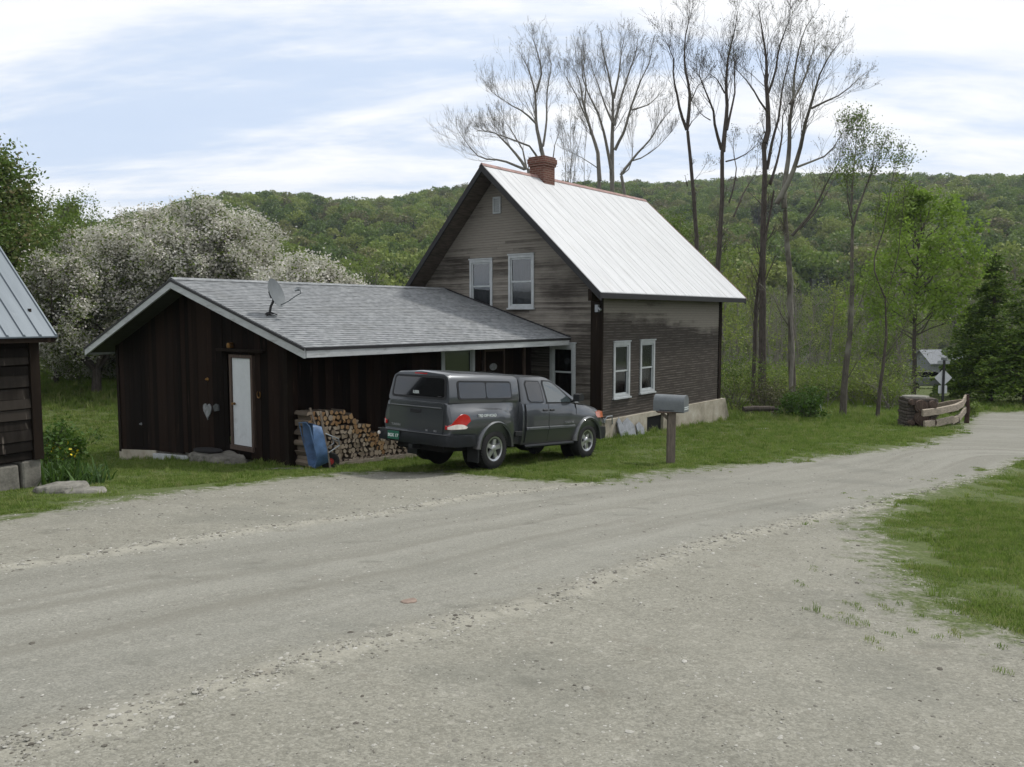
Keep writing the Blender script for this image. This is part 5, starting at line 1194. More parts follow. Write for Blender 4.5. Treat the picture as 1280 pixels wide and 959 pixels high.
# door creases and lines
sideY = lambda z: np.interp(z, [.40, .52, .72, .95, 1.12, 1.235], [.862, .892, .914, .914, .896, .866])
for s in (-1, 1):
    for x in (.985, 1.765, 2.79):
        m = MB(); zsq = np.linspace(.46, 1.235, 8); m.loft([[(x-.005, s*(sideY(z)+.0022), z), (x+.005, s*(sideY(z)+.0022), z), (x+.005, s*(sideY(z)-.02), z), (x-.005, s*(sideY(z)-.02), z)] for z in zsq]); m.build('door_gap', MT['blackplastic'], truck)
for s in (-1, 1):
    m = MB(); 
    for x0, x1 in ((.99, 1.755), (1.775, 2.74)): m.hexa([(x0, s*.905, .70), (x1, s*.905, .70), (x1, s*.938, .71), (x0, s*.938, .71), (x0, s*.905, .775), (x1, s*.905, .775), (x1, s*.934, .765), (x0, s*.934, .765)])
    m.build('side_moulding', MT['flare'], truck, bevel=.008)
    m = MB(); m.tube([(.95, s*.90, .385), (2.70, s*.90, .385)], .035, 8); m.build('side_step', MT['bumper'], truck, smooth=True)
    m = MB(); m.box(.66, .89, min(s*.79, s*.90), max(s*.79, s*.90), .60, .70); m.build('bed_step', MT['blackplastic'], truck, bevel=.01)
    for hx_ in (1.64, 1.88):
        m = MB(); m.hexa([(hx_-.07, s*.885, 1.085), (hx_+.07, s*.885, 1.085), (hx_+.07, s*.925, 1.09), (hx_-.07, s*.925, 1.09), (hx_-.07, s*.88, 1.125), (hx_+.07, s*.88, 1.125), (hx_+.07, s*.918, 1.12), (hx_-.07, s*.918, 1.12)])
        m.build('door_handle', MT['blackplastic'], truck, bevel=.008)
# flares
for wx in (0, 3.26):
    for s in (-1, 1):
        m = MB(); R1, R2 = .465, .545; rings = []
        yb = .93 if wx == 0 else .925
        for a in np.linspace(2, 178, 30):
            ca, sa = math.cos(R_(a)), math.sin(R_(a)); f_ = .5+.5*sa if sa > 0 else .5
            rings.append([(wx+R1*ca, s*(yb-.10), .40+R1*sa), (wx+R1*ca, s*(yb+.035), .40+R1*sa), (wx+(R1+.045)*ca, s*(yb+.045), .40+(R1+.045)*sa), (wx+R2*ca, s*(yb+.0), .40+R2*sa), (wx+R2*ca, s*(yb-.10), .40+R2*sa)])
        m.loft(rings); m.build('fender_flare', MT['flare'], truck, smooth=True, angle=50)
    if wx == 0:
        for s in (-1, 1):
            m = MB(); m.hexa([(-.50, s*.66, .16), (-.47, s*.66, .16), (-.47, s*.93, .16), (-.50, s*.93, .16), (-.50, s*.66, .55), (-.47, s*.66, .55), (-.47, s*.93, .55), (-.50, s*.93, .55)]); m.build('mud_flap', MT['blackplastic'], truck)
# camper shell
def shell_ring(x, dz=0, t=0): 
    return (x, [(0, 1.275), (.79-t, 1.275), (.80-t, 1.33), (.775-t, 1.48), (.735-t, 1.68-dz), (.70-t, 1.765-dz), (.60-t, 1.815-dz), (0, 1.855-dz)])
m = MB(); R_s = [(-1.245, [(0, 1.275), (.76, 1.275), (.775, 1.33), (.765, 1.38), (.755, 1.42), (.745, 1.44), (.60, 1.45), (0, 1.46)])]
R_s = mirror_rings([shell_ring(-1.20, .02, .015), shell_ring(-1.14), shell_ring(.80), shell_ring(.87, .015, .012)])
# slope the rear face: upper points of the first rings sit further forward
R_s = [[(x+(max(0, z-1.3)*.10 if i < 2 else 0), y, z) for x, y, z in r] for i, r in enumerate(R_s)]
m.loft(R_s); shl = m.build('camper_shell', MT['paint'], truck, smooth=True, angle=40)
ysh = lambda z: np.interp(z, [1.33, 1.48, 1.68], [.80, .775, .735])
def rrect(x0, x1, z0, z1, r=.06, slant=0.0, n=5):
    P = []
    for cx_, cz_, a0 in ((x1-r, z0+r, -90), (x1-r, z1-r, 0), (x0+r, z1-r, 90), (x0+r, z0+r, 180)):
        for i in range(n+1): a = R_(a0+90*i/n); P.append((cx_+r*math.cos(a), cz_+r*math.sin(a)))
    return P
def side_panel(name, poly, yf, s, mat, d0, d1, parent):
    m = MB(); m.prism(poly, lambda a, b: (a, s*(yf(b)+d0), b), lambda a, b: (a, s*(yf(b)+d1), b)); return m.build(name, MT[mat], parent)
for s in (-1, 1):
    w_ = side_panel('side_window', rrect(-.98, .62, 1.335, 1.69, .07), ysh, s, 'blackplastic', -.02, .012, shl)
    side_panel('pane', rrect(-.945, -.19, 1.365, 1.66, .05), ysh, s, 'tint', .0, .016, w_); side_panel('pane', rrect(-.165, .585, 1.365, 1.66, .05), ysh, s, 'tint', .0, .016, w_)
# rear hatch glass
xr = lambda z: -1.197+max(0, z-1.3)*.10
m = MB(); m.prism(rrect(-.71, .71, 1.33, 1.76, .07), lambda a, b: (xr(b)+.02, a*(1-.07*(b-1.33)/.4), b), lambda a, b: (xr(b)-.014, a*(1-.07*(b-1.33)/.4), b)); hg = m.build('rear_hatch', MT['blackplastic'], shl)
m = MB(); m.prism(rrect(-.665, .665, 1.37, 1.72, .05), lambda a, b: (xr(b)-.005, a*(1-.07*(b-1.33)/.4), b), lambda a, b: (xr(b)-.018, a*(1-.07*(b-1.33)/.4), b)); m.build('pane', MT['tint'], hg)
m = MB(); m.box(xr(1.8)-.005, xr(1.8)+.04, -.16, .16, 1.785, 1.805); m.build('brake_light', MT['red'], shl)
m = MB(); m.tube([(xr(1.4)-.03, -.60, 1.385), (xr(1.4)-.03, -.52, 1.385)], .012, 6); m.build('hatch_handle', MT['blackplastic'], hg)
def text(name, s, size, mat, parent, M_, depth=.003, bold=True):
    cu_ = bpy.data.curves.new(name, 'FONT'); cu_.body = s; cu_.size = size; cu_.extrude = depth; cu_.align_x = 'CENTER'; cu_.align_y = 'CENTER'
    if bold: cu_.offset = size*.02
    o = bpy.data.objects.new(name, cu_); COL.objects.link(o); dg = bpy.context.evaluated_depsgraph_get()
    me = bpy.data.meshes.new_from_object(o.evaluated_get(dg)); bpy.data.objects.remove(o); me.materials.clear(); me.materials.append(MT[mat])
    q = link(name, me, parent); q.matrix_local = M_; return q
RT_REAR = Matrix.Rotation(-math.pi/2, 4, 'Z')@Matrix.Rotation(math.pi/2, 4, 'X')
text('sticker', 'LEER', .075, 'letter', hg, Matrix.Translation((xr(1.45)-.021, .06, 1.44))@RT_REAR)
# tailgate
m = MB(); m.prism(rrect(-.70, .70, .69, 1.255, .05), lambda a, b: (-1.22, a, b), lambda a, b: (-1.252-.012*math.sin((b-.69)/.56*3.14), a, b)); tg = m.build('tailgate', MT['paint'], truck, smooth=True, angle=40)
m = MB(); m.box(-1.28, -1.25, -.66, .66, 1.16, 1.19); m.build('lip', MT['flare'], tg, bevel=.01)
m = MB(); m.box(-1.268, -1.25, -.14, .14, 1.06, 1.13); m.build('gate_handle', MT['blackplastic'], tg, bevel=.008)
text('badge', 'TUNDRA', .06, 'lettergrey', tg, Matrix.Translation((-1.262, .50, .80))@RT_REAR); text('badge', 'SR5', .05, 'lettergrey', tg, Matrix.Translation((-1.262, -.52, .75))@RT_REAR); text('badge', 'V8', .05, 'lettergrey', tg, Matrix.Translation((-1.262, -.30, .75))@RT_REAR)
# rear bumper
m = MB(); 
def brow(y, dx): return [(-1.22+dx, y, .48), (-1.36+dx, y, .50), (-1.38+dx, y, .60), (-1.36+dx, y, .70), (-1.20+dx, y, .705)]
rg = [brow(y, dx) for y, dx in ((-.94, .30), (-.935, .10), (-.86, .02), (-.5, 0), (0, -.01), (.5, 0), (.86, .02), (.935, .10), (.94, .30))]
rg[0] = [(x+.35, y, z) for x, y, z in rg[0]]; rg[-1] = [(x+.35, y, z) for x, y, z in rg[-1]]
m.loft(rg); bp_ = m.build('rear_bumper', MT['bumper'], truck, smooth=True, angle=50)
m = MB(); m.box(-1.39, -1.20, -.86, .86, .703, .718); m.build('bumper_pad', MT['flare'], bp_, bevel=.005)
m = MB(); m.box(-1.395, -1.37, -.02+.28, .30+.28, .53, .70); m.build('plate_recess', MT['blackplastic'], bp_)
m = MB(); m.box(-1.404, -1.396, .27, .575, .535, .69); pl_ = m.build('license_plate', MT['plate'], bp_, bevel=.004)
text('lettering', 'BGK 17', .085, 'letter', pl_, Matrix.Translation((-1.407, .42, .605))@RT_REAR)
m = MB(); m.lathe([(0, 0), (.035, .005), (.035, .02), (0, .03)], 14, Matrix.Translation((-1.37, .83, .62))@Matrix.Rotation(-math.pi/2, 4, 'Y')); m.build('marker_reflector', MT['clear'], bp_, smooth=True)
m = MB(); m.box(-1.36, -1.15, -.05, .05, .40, .48); m.build('tow_hitch', MT['blackplastic'], bp_)
# tail lights: teardrop wrapped round the corner
ybody = lambda x: np.interp(x, [-1.235, -1.20, -1.05, -.60], [.80, .868, .912, .938])
for s in (-1, 1):
    def patch(name, top, bot, mat, parent, lift):
        m = MB(); rings = []
        for i in range(13):
            t_ = i/12; x = -1.245+t_*.49
            zt, zb_ = top(t_), bot(t_); y = ybody(x)
            rings.append([(x, s*(y-.03), zb_), (x, s*(y+lift), zb_), (x, s*(y+lift), zt), (x, s*(y-.03), zt)])
        m.loft(rings); return m.build(name, MT[mat], parent, smooth=True, angle=50)
    tl = patch('tail_light', lambda t: .85+.235*math.sin(min(1, t/.62)*math.pi/2) if t < .62 else .95+.135*math.sqrt(max(0, 1-((t-.62)/.38)**2)), lambda t: .80+.02*t+.14*max(0, t-.62)/.38, 'red', truck, .010)
    patch('reverse_lens', lambda t: .845+.055*math.sin(min(1, t/.78)*math.pi)**.5 if t < .78 else .845, lambda t: .805+.012*t if t < .78 else .8449, 'clear', tl, .020)
    m = MB(); m.box(-1.262, -1.235, min(s*.755, s*.80), max(s*.755, s*.80), .80, .875); m.build('lens_corner', MT['red'], tl, bevel=.01)
# cab greenhouse
m = MB()
def grow_(z, x0, x1, y, r=.06):
    P = []
    for cx_, cy_, a0 in ((x1-r, -y+r, -90), (x1-r, y-r, 0), (x0+r, y-r, 90), (x0+r, -y+r, 180)):
        for i in range(4): a = R_(a0+30*i); P.append((cx_+r*math.cos(a), cy_+r*math.sin(a), z))
    return P
m.loft([grow_(1.24, .905, 3.02, .852), grow_(1.30, .91, 2.90, .842), grow_(1.50, .925, 2.50, .785), grow_(1.70, .95, 2.08, .722), grow_(1.765, .98, 1.92, .69), grow_(1.80, 1.06, 1.80, .61), grow_(1.812, 1.3, 1.6, .4)])
cb = m.build('cab', MT['paint'], truck, smooth=True, angle=32)
ycab = lambda z: np.interp(z, [1.24, 1.30, 1.50, 1.70], [.852, .842, .785, .722])
for s in (-1, 1):
    w_ = side_panel('rear_side_window', [(1.09, 1.32), (1.16, 1.265), (1.60, 1.255), (1.63, 1.30), (1.62, 1.60), (1.56, 1.705), (1.12, 1.71), (1.06, 1.64)], ycab, s, 'blackplastic', -.01, .008, cb)
    side_panel('pane', [(1.12, 1.33), (1.18, 1.285), (1.58, 1.275), (1.605, 1.31), (1.595, 1.60), (1.54, 1.685), (1.14, 1.69), (1.09, 1.63)], ycab, s, 'tint', 0, .012, w_)
    w_ = side_panel('door_window', [(1.72, 1.245), (2.80, 1.235), (2.66, 1.32), (2.30, 1.54), (2.06, 1.68), (1.94, 1.715), (1.69, 1.72), (1.66, 1.66)], ycab, s, 'blackplastic', -.01, .008, cb)
    side_panel('pane', [(1.755, 1.27), (2.66, 1.262), (2.60, 1.32), (2.26, 1.53), (2.04, 1.655), (1.92, 1.69), (1.72, 1.695), (1.70, 1.64)], ycab, s, 'autoglass', 0, .012, w_)
    m = MB(); m.loft([[(1.86+a, s*(.86+yy), 1.35+c) for a, c in ((.85-.10, -.07), (.85+.07, -.06), (.85+.10, .03), (.85+.03, .10), (.85-.10, .08))] for yy in (.06, .14, .22)]); m.tube([(2.62, s*.83, 1.27), (2.66, s*.95, 1.30)], .03, 6)
    m.build('side_mirror', MT['blackplastic'], truck, smooth=True, angle=50)
    text('badge', 'TRD OFF-ROAD', .075, 'letter', truck, Matrix.Translation((-.30, s*.952, 1.045))@Matrix.Rotation(R_(90), 4, 'X') if s < 0 else Matrix.Translation((-.30, .952, 1.045))@Matrix.Rotation(math.pi, 4, 'Z')@Matrix.Rotation(R_(90), 4, 'X'))
    text('badge', 'TUNDRA V8', .062, 'lettergrey', truck, Matrix.Translation((2.50, s*.921, .83))@Matrix.Rotation(R_(90), 4, 'X') if s < 0 else Matrix.Translation((2.50, .921, .83))@Matrix.Rotation(math.pi, 4, 'Z')@Matrix.Rotation(R_(90), 4, 'X'))
    m = MB(); m.loft([[(3.70+a, s*(yy), z) for yy, z in ((.80+b, .88), (.905+b*.6, .90), (.875+b*.6, 1.03), (.80+b, 1.05))] for a, b in ((-.10, .01), (.05, .0), (.18, -.035), (.27, -.08))]); m.build('headlight', MT['orange'], truck, smooth=True)
# windscreen, rear cab glass, grille, front bumper
m = MB(); m.add([(2.99, -.70, 1.275), (2.99, .70, 1.275), (2.06, .62, 1.715), (2.06, -.62, 1.715), (2.94, -.70, 1.265), (2.94, .70, 1.265), (2.01, .62, 1.705), (2.01, -.62, 1.705)], [(0, 1, 2, 3), (7, 6, 5, 4), (0, 4, 5, 1), (1, 5, 6, 2), (2, 6, 7, 3), (3, 7, 4, 0)]); m.build('windscreen', MT['autoglass'], cb)
m = MB(); m.prism(rrect(-.5, .5, .72, .98, .05), lambda a, b: (4.0, a, b), lambda a, b: (4.045, a, b)); m.build('grille', MT['chrome'], truck)
m = MB(); m.loft([[(3.85+dx, y, .40), (4.02+dx, y, .42), (4.05+dx, y, .55), (4.02+dx, y, .68), (3.85+dx, y, .68)] for y, dx in ((-.93, -.12), (-.90, .0), (-.5, .08), (0, .10), (.5, .08), (.90, .0), (.93, -.12))]); m.build('front_bumper', MT['blackplastic'], truck, smooth=True, angle=50)
# wheels
def wheel_meshes():
    m = MB(); pr = [(.235, -.11), (.25, -.125), (.33, -.135), (.37, -.115), (.388, -.08), (.392, -.03), (.392, .03), (.388, .08), (.37, .115), (.33, .135), (.25, .125), (.235, .11)]
    m.lathe(pr, 48, close=True)
    for k in range(44):
        for sd_ in (-1, 1):
            a = 2*math.pi*(k+(.5 if sd_ > 0 else 0))/44; M_ = Matrix.Rotation(a, 4, 'Z')
            m.hexa([M_@Vector(p) for p in ((.380, -.012, sd_*.055), (.380, .012, sd_*.06), (.372, .012, sd_*.118), (.372, -.012, sd_*.118), (.400, -.012, sd_*.055), (.400, .012, sd_*.06), (.386, .012, sd_*.120), (.386, -.012, sd_*.120))])
    ty = m.build('tyre', MT['rubber'], None, smooth=True, angle=35)
    m = MB(); m.lathe([(.20, -.10), (.235, -.11), (.245, -.118), (.238, -.10), (.222, -.085), (.215, .10), (.238, .118), (.205, .11)], 40, close=True)
    for k in range(5):
        M_ = Matrix.Rotation(2*math.pi*k/5, 4, 'Z')
        m.hexa([M_@Vector(p) for p in ((.05, -.040, .060), (.225, -.055, .070), (.225, .055, .070), (.05, .040, .060), (.05, -.034, .100), (.225, -.042, .096), (.225, .042, .096), (.05, .034, .100))])
    m.lathe([(.07, .04), (.075, .09), (.062, .112), (.04, .118), (0, .12)], 20)
    for k in range(5):
        a = 2*math.pi*(k+.5)/5; m.lathe([(.012, .09), (.012, .108), (0, .11)], 8, Matrix.Translation((.052*math.cos(a), .052*math.sin(a), 0)))
    rm = m.build('rim', MT['chrome'], None, smooth=True, angle=35)
    m = MB(); m.lathe([(0, -.02), (.215, -.02), (.215, .03), (0, .03)], 30); bk = m.build('brake_disc', MT['underbody'], None)
    return [ty, rm, bk]
W0 = None
for wx in (0, 3.26):
    for s in (-1, 1):
        w_ = bpy.data.objects.new('wheel', None); COL.objects.link(w_); w_.parent = truck
        w_.matrix_local = Matrix.Translation((wx, s*.795, .398))@Matrix.Rotation(math.pi/2*(-1 if s > 0 else 1), 4, 'X')@Matrix.Rotation(.3*wx+.2, 4, 'Z')
        if W0 is None:
            W0 = wheel_meshes()
            for o in W0: o.parent = w_
        else:
            for o in W0: c = o.copy(); COL.objects.link(c); c.parent = w_

# ================================================================== mailbox
mp = to_ground(838, 580)
mb_ = empty('mailbox', (mp[0], mp[1], mp[2]), 0, 'grey metal mailbox on a square wooden post at the edge of the gravel road', 'mailbox')
m = MB(); m.hexa([(-.08, -.075, -.2), (.085, -.075, -.2), (.085, .075, -.2), (-.08, .075, -.2), (-.075, -.07, 1.10), (.09, -.07, 1.09), (.09, .075, 1.09), (-.075, .075, 1.10)]); po = m.build('post', MT['mailpost'], mb_, bevel=.008)
m = MB(); m.beam((-.06, 0, .96), (-.20, 0, 1.08), .05, .07); m.build('brace', MT['mailpost'], mb_)
m = MB(); m.box(-.30, .24, -.14, .13, 1.095, 1.125); m.build('shelf_board', MT['postwood'], mb_)
prof = [(-.15, 0), (.15, 0), (.15, .20)]+[(.15*math.cos(a), .20+.145*math.sin(a)) for a in np.linspace(.25, math.pi-.25, 10)]+[(-.15, .20)]
bx_ = bpy.data.objects.new('box', None)
Mx = Matrix.Translation((-.01, 0, 1.125))@Matrix.Rotation(R_(-30), 4, 'Z')
def mpr(x, k=1.0): return lambda a, b: Mx@Vector((x, a*k, b*(1 if k == 1 else 1.0)))
m = MB(); m.prism(prof, mpr(-.33), mpr(.31)); m.build('box_body', MT['metalgrey'], mb_, smooth=True, angle=40)
m = MB(); pk = [(a*1.05, b*1.02+ (0 if b else -.005)) for a, b in prof]; m.prism(pk, mpr(.311), mpr(.335)); dpx = m.build('box_door', MT['metalgrey'], mb_, smooth=True, angle=40)
m = MB()
for zz0 in (.045, .085): m.hexa([Mx@Vector(p) for p in ((.336, -.13, zz0), (.339, -.13, zz0), (.339, .13, zz0), (.336, .13, zz0), (.336, -.13, zz0+.018), (.339, -.13, zz0+.018), (.339, .13, zz0+.018), (.336, .13, zz0+.018))])
m.build('stripe', MT['letter'], dpx)
m = MB(); m.hexa([Mx@Vector(p) for p in ((-.20, -.156, .018), (.12, -.156, .018), (.12, -.151, .018), (-.20, -.151, .018), (-.20, -.156, .030), (.12, -.156, .030), (.12, -.151, .030), (-.20, -.151, .030))]); m.build('name_strip', MT['edge'], mb_)
m = MB(); m.hexa([Mx@Vector(p) for p in ((-.335, -.153, .0), (-.318, -.153, .0), (-.318, .153, .0), (-.335, .153, .0), (-.335, -.153, .2), (-.318, -.153, .2), (-.318, .153, .2), (-.335, .153, .2))]); m.build('rear_flange', MT['metalgrey'], mb_)

# ================================================================== satellite dish
dp = G(.05, -1.05, zs(-1.05)); dish = empty('satellite_dish', dp, 0, 'grey satellite dish on a bent mast on the shingled shed roof', 'satellite dish')
def dl(px, py, dY=0): return Vector(at_y(px, py, dp[1]+dY))-Vector(dp)
m = MB(); m.tube([(0, 0, 0), dl(338.5, 383), dl(341.5, 377), dl(342, 370)], .026, 10); m.build('mast', MT['edge'], dish, smooth=True)
m = MB()
for a in (20, 140, 260): m.tube([(.17*math.cos(R_(a)), .14*math.sin(R_(a)), -.02-.04*math.sin(R_(a))*-1), (.0, 0, .05)], .014, 6)
m.lathe([(0, .0), (.09, .0), (.09, .02), (0, .02)], 12); m.build('foot', MT['edge'], dish)
dc = dl(343.5, 367); axis = Vector((.93, -.22, .34)).normalized()
Md = Matrix.Translation(dc)@axis.to_track_quat('Z', 'Y').to_matrix().to_4x4()@Matrix.Diagonal((1.0, 1.08, 1, 1))
m = MB(); rr = [0, .08, .16, .24, .29]; m.lathe([(r, r*r*.55) for r in rr]+[(.30, .05), (.296, .04)]+[(r, r*r*.55-.012) for r in rr[::-1]], 36, Md); m.build('reflector', MT['metalgrey'], dish, smooth=True, angle=50)
m = MB(); m.box(-.07, .07, -.07, .07, -.10, -.012); m.v = [tuple(Md@Vector(v)) for v in m.v]; m.build('bracket', MT['edge'], dish)
m = MB(); m.tube([dl(346.5, 379), dl(349.5, 382), dl(360, 377), dl(369, 370.5), dl(376, 366.5), dl(375, 362.5), dl(372, 361.5)], .013, 8); m.build('feed_arm', MT['metalgrey'], dish, smooth=True)
m = MB(); m.tube([dl(373.5, 362), dl(368.5, 363)], [.035, .03], 10); m.box(*(lambda c: (c.x-.03, c.x+.03, c.y-.08, c.y+.08, c.z-.02, c.z+.03))(dl(373, 361))); m.build('receiver', MT['galv'], dish, smooth=True)

# ================================================================== firewood, beam, wheelbarrow
rs = np.random.RandomState(77)
def log_mesh(kind, r, L=.44, orange=False):
    m = MB(); n = 12
    if kind == 0: P = [(r*math.cos(a)*(1+.08*math.sin(a*3)), r*math.sin(a)) for a in np.linspace(0, 2*math.pi, n, endpoint=False)]
    elif kind == 1: P = [(r*1.15*math.cos(a), r*1.15*math.sin(a)-r*.4) for a in np.linspace(0, math.pi, 8)]
    elif kind == 2: P = [(0, -r*.9)]+[(r*1.7*math.cos(a), r*1.7*math.sin(a)-r*.9) for a in np.linspace(.75, 2.3, 7)]
    else: P = [(-r, -r*.7), (r*.9, -r*.8), (r*1.05, r*.3), (r*.2, r*.95), (-r*.9, r*.6)]
    n = len(P); b = [(x, -L/2, z) for x, z in P]+[(x*.97+.004, L/2, z*.97) for x, z in P]; m.v = b
    m.f = [tuple(range(n)), tuple(range(n, 2*n))[::-1]]+[((i+1) % n, i, n+i, n+(i+1) % n) for i in range(n)]; m.m = [1, 1]+[0]*n
    me_o = m.build('firewood_log', [MT['logbark'], MT['logend_o' if orange else 'logend']]); me = me_o.data; bpy.data.objects.remove(me_o); return me
LM = {og: [log_mesh(k, r, orange=og) for k in range(4) for r in (.05, .064)] for og in (False, True)}
y_c = SY0-.33; row = 0; z = -.40; cnt = 0
def pile_top(x): return float(np.interp(x, [0, .5, .95, 1.3, 1.7, 2.1, 2.5, 3.0, 3.7], [.90, .92, .93, .72, .48, .22, .08, -.10, -.30]))
zrow = 0.0
gl_ = lambda x: gz(*G(x, y_c)[:2])-D0[2]
while cnt < 290:
    any_ = False; x = .12+(row % 2)*.055
    while x < 3.72 and cnt < 290:
        zl = gl_(x)+.10+zrow
        if zl < pile_top(x)-.03:
            any_ = True; hi = zl > pile_top(x)-.42 and x < 2.2
            lg = bpy.data.objects.new('firewood_log', LM[bool(hi and rs.rand() < .8)][rs.randint(8)]); COL.objects.link(lg)
            jx = rs.normal(0, .006); lg.matrix_world = Matrix.Translation(Vector(G(x+jx, y_c+rs.normal(0, .02), zl+rs.normal(0, .006))))@Matrix.Rotation(RZ+rs.normal(0, .03), 4, 'Z')@Matrix.Rotation(rs.rand()*6.28, 4, 'Y')@Matrix.Rotation(math.pi*(rs.rand() < .5), 4, 'X')
            setp(lg, 'split log stacked in the firewood pile against the dark shed wall', 'firewood', 'split logs in the firewood pile'); cnt += 1
        x += .118
    if not any_: break
    zrow += .106; row += 1
a_, b_ = G(.75, SY0-.66), G(4.0, SY0-.66); a_[2] = gz(a_[0], a_[1])+.03; b_[2] = gz(b_[0], b_[1])+.06
mid = (a_+b_)/2; m = MB(); n = 10
L_ = [Vector(a_+(b_-a_)*t_)-Vector(mid) for t_ in np.linspace(0, 1, n)]
m.loft([[p+Vector((0, 0, z_))+Vector((*(-V[:2]*s_), 0)) for s_, z_ in ((-.06, -.07), (.06, -.07), (.065, .05), (-.055, .06))] for p in L_]); o = m.build('timber_beam', MT['railwood'], bevel=.01); o.location = mid; setp(o, 'long pale timber lying along the foot of the firewood pile', 'beam')
# wheelbarrow, tipped up on its nose
wb0 = to_ground(411, 586); wbr = empty('wheelbarrow', (wb0[0], wb0[1], wb0[2]), 0, 'wheelbarrow with blue tray stood upright on its nose against the firewood', 'wheelbarrow')
fx = Vector((-.85, -.53, 0)).normalized(); sx = Vector((.53, -.85, 0)); upv = Vector((-.25, .12, 1)).normalized()
# local axes: a = across, t = tray side, h = up (handles)
def WB(a, t_, h): return sx*a+fx*t_+upv*h+Vector((.04, -.12, 0))
for s in (-1, 1):
    m = MB(); pts = [WB(s*.06, 0, .0), WB(s*.15, 0, .45), WB(s*.33, 0, 1.28)]
    for p, q in zip(pts, pts[1:]): m.beam(p, q, .045, .04, up=tuple(fx))
    m.build('handle', MT['wood'], wbr)
m = MB()
def traring(h, w, d, t0): return [WB(-w, t0+d, h), WB(-w*.82, t0, h), WB(w*.82, t0, h), WB(w, t0+d, h)]
out = [(.10, .20, .03, .30), (.20, .27, .26, .05), (.45, .32, .27, .03), (.75, .34, .24, .03), (.95, .34, .20, .035), (1.00, .34, .06, .17)]
rg = []
for h, w, d, t0 in out:
    o4 = traring(h, w, d, t0); i4 = [WB(w-.012, t0+d, h), WB(w*.82-.012, t0+.012, h), WB(-w*.82+.012, t0+.012, h), WB(-w+.012, t0+d, h)]
    rg.append(o4+i4)
m.loft(rg); 
m.build('tray', MT['blue'], wbr, smooth=True, angle=60)
m = MB()
rim_ = [WB(-.34, .30, .98), WB(-.35, .30, .6), WB(-.32, .30, .3), WB(-.20, .34, .1), WB(.20, .34, .1), WB(.32, .30, .3), WB(.35, .30, .6), WB(.34, .30, .98), WB(0, .25, 1.02), WB(-.34, .30, .98)]
m.tube(rim_, .012, 6); m.build('tray_rim', MT['blue'], wbr, smooth=True)
m = MB()
for s in (-1, 1): m.tube([WB(s*.20, -.02, .80), WB(s*.20, -.28, .66), WB(s*.17, -.28, .52), WB(s*.15, -.02, .38)], .014, 6)
m.tube([WB(-.20, -.28, .60), WB(.20, -.28, .60)], .013, 6); m.tube([WB(-.26, -.02, .86), WB(.26, -.02, .86)], .014, 6); m.build('leg_frame', MT['galv'], wbr, smooth=True)
wq = (Matrix.Translation(WB(.0, -.06, .17))@(sx.to_track_quat('Z', 'Y').to_matrix().to_4x4()))
wh = bpy.data.objects.new('wheel', None); COL.objects.link(wh); wh.parent = wbr; wh.matrix_local = wq
m = MB(); m.lathe([(.06, -.02), (.16, -.042), (.19, -.03), (.197, 0), (.19, .03), (.16, .042), (.06, .02)], 30, close=True); m.build('tyre', MT['rubber'], wh, smooth=True)
m = MB(); m.lathe([(.0, -.05), (.03, -.05), (.035, -.02), (.07, -.022), (.07, .022), (.035, .02), (.03, .05), (0, .05)], 24); m.build('hub', MT['hubred'], wh, smooth=True)

# ================================================================== stones, step, bits near the buildings
def rock(name, px, py, w, d, h, rz, label, mat='stone', seed=1, cat='stone', pos=None, sink=.04, tiltx=0, group=None, n=9):
    rs = np.random.RandomState(seed); P = []
    for i in range(n): a = i/n*2*math.pi; k = rs.uniform(.8, 1.1); P.append((w/2*k*math.copysign(abs(math.cos(a))**.7, math.cos(a)), d/2*k*math.copysign(abs(math.sin(a))**.7, math.sin(a))))
    m = MB(); m.loft([[(x, y, 0) for x, y in P], [(x*1.02, y*1.02, h*.55) for x, y in P], [(x*.93, y*.93, h*rs.uniform(.93, 1.04)) for x, y in P]])
    o = m.build(name, MT[mat], bevel=min(.03, h*.25)); o.modifiers.new('s', 'SUBSURF').render_levels = 3; o.modifiers['s'].subdivision_type = 'SIMPLE'; o.modifiers['s'].levels = 3
    tx = bpy.data.textures.get('rocky') or bpy.data.textures.new('rocky', 'CLOUDS'); tx.noise_scale = .22; tx.noise_depth = 3
    dm = o.modifiers.new('d', 'DISPLACE'); dm.texture = tx; dm.strength = min(.12, h*.45); dm.texture_coords = 'GLOBAL'
    p = pos if pos is not None else to_ground(px, py); o.location = (p[0], p[1], p[2]-sink); o.rotation_euler = (tiltx, 0, rz); return setp(o, label, cat, group)
ps = G(-.42, .25); gsz = gz(*ps[:2])
rock('stone_step', 0, 0, .75, 2.1, .26, RZ, 'large flat stone slab forming the step under the white door', 'stonedark', 3, 'step', (ps[0], ps[1], gsz), .08)
ps = G(-.40, .75); m = MB(); m.lathe([(0, 0), (.30, 0), (.30, .03), (0, .03)], 20, Matrix.Diagonal((.8, 1.5, 1, 1))); o = m.build('door_mat', MT['rubber']); o.location = (ps[0], ps[1], gsz+.185); o.rotation_euler = (0, 0, RZ); setp(o, 'dark oval mat lying on the stone step', 'mat')
m = MB(); m.hexa([(-.05, -1.3, -.17), (.05, -1.3, -.17), (.05, 1.3, -.33), (-.05, 1.3, -.33), (-.05, -1.3, .09), (.05, -1.3, .09), (.05, 1.3, -.05), (-.05, 1.3, -.05)]); o = m.build('sill_timber', MT['fascia'], bevel=.01); p = G(-.11, 2.35); o.location = (p[0], p[1], D0[2]-.50); o.rotation_euler = (0, 0, RZ); setp(o, 'long pale beam along the foot of the shed left of the step', 'beam')
rock('paving_stone', 352, 588, 1.0, .45, .06, .3, 'flat pale stone set in the grass beside the wheelbarrow', 'stone', 5)
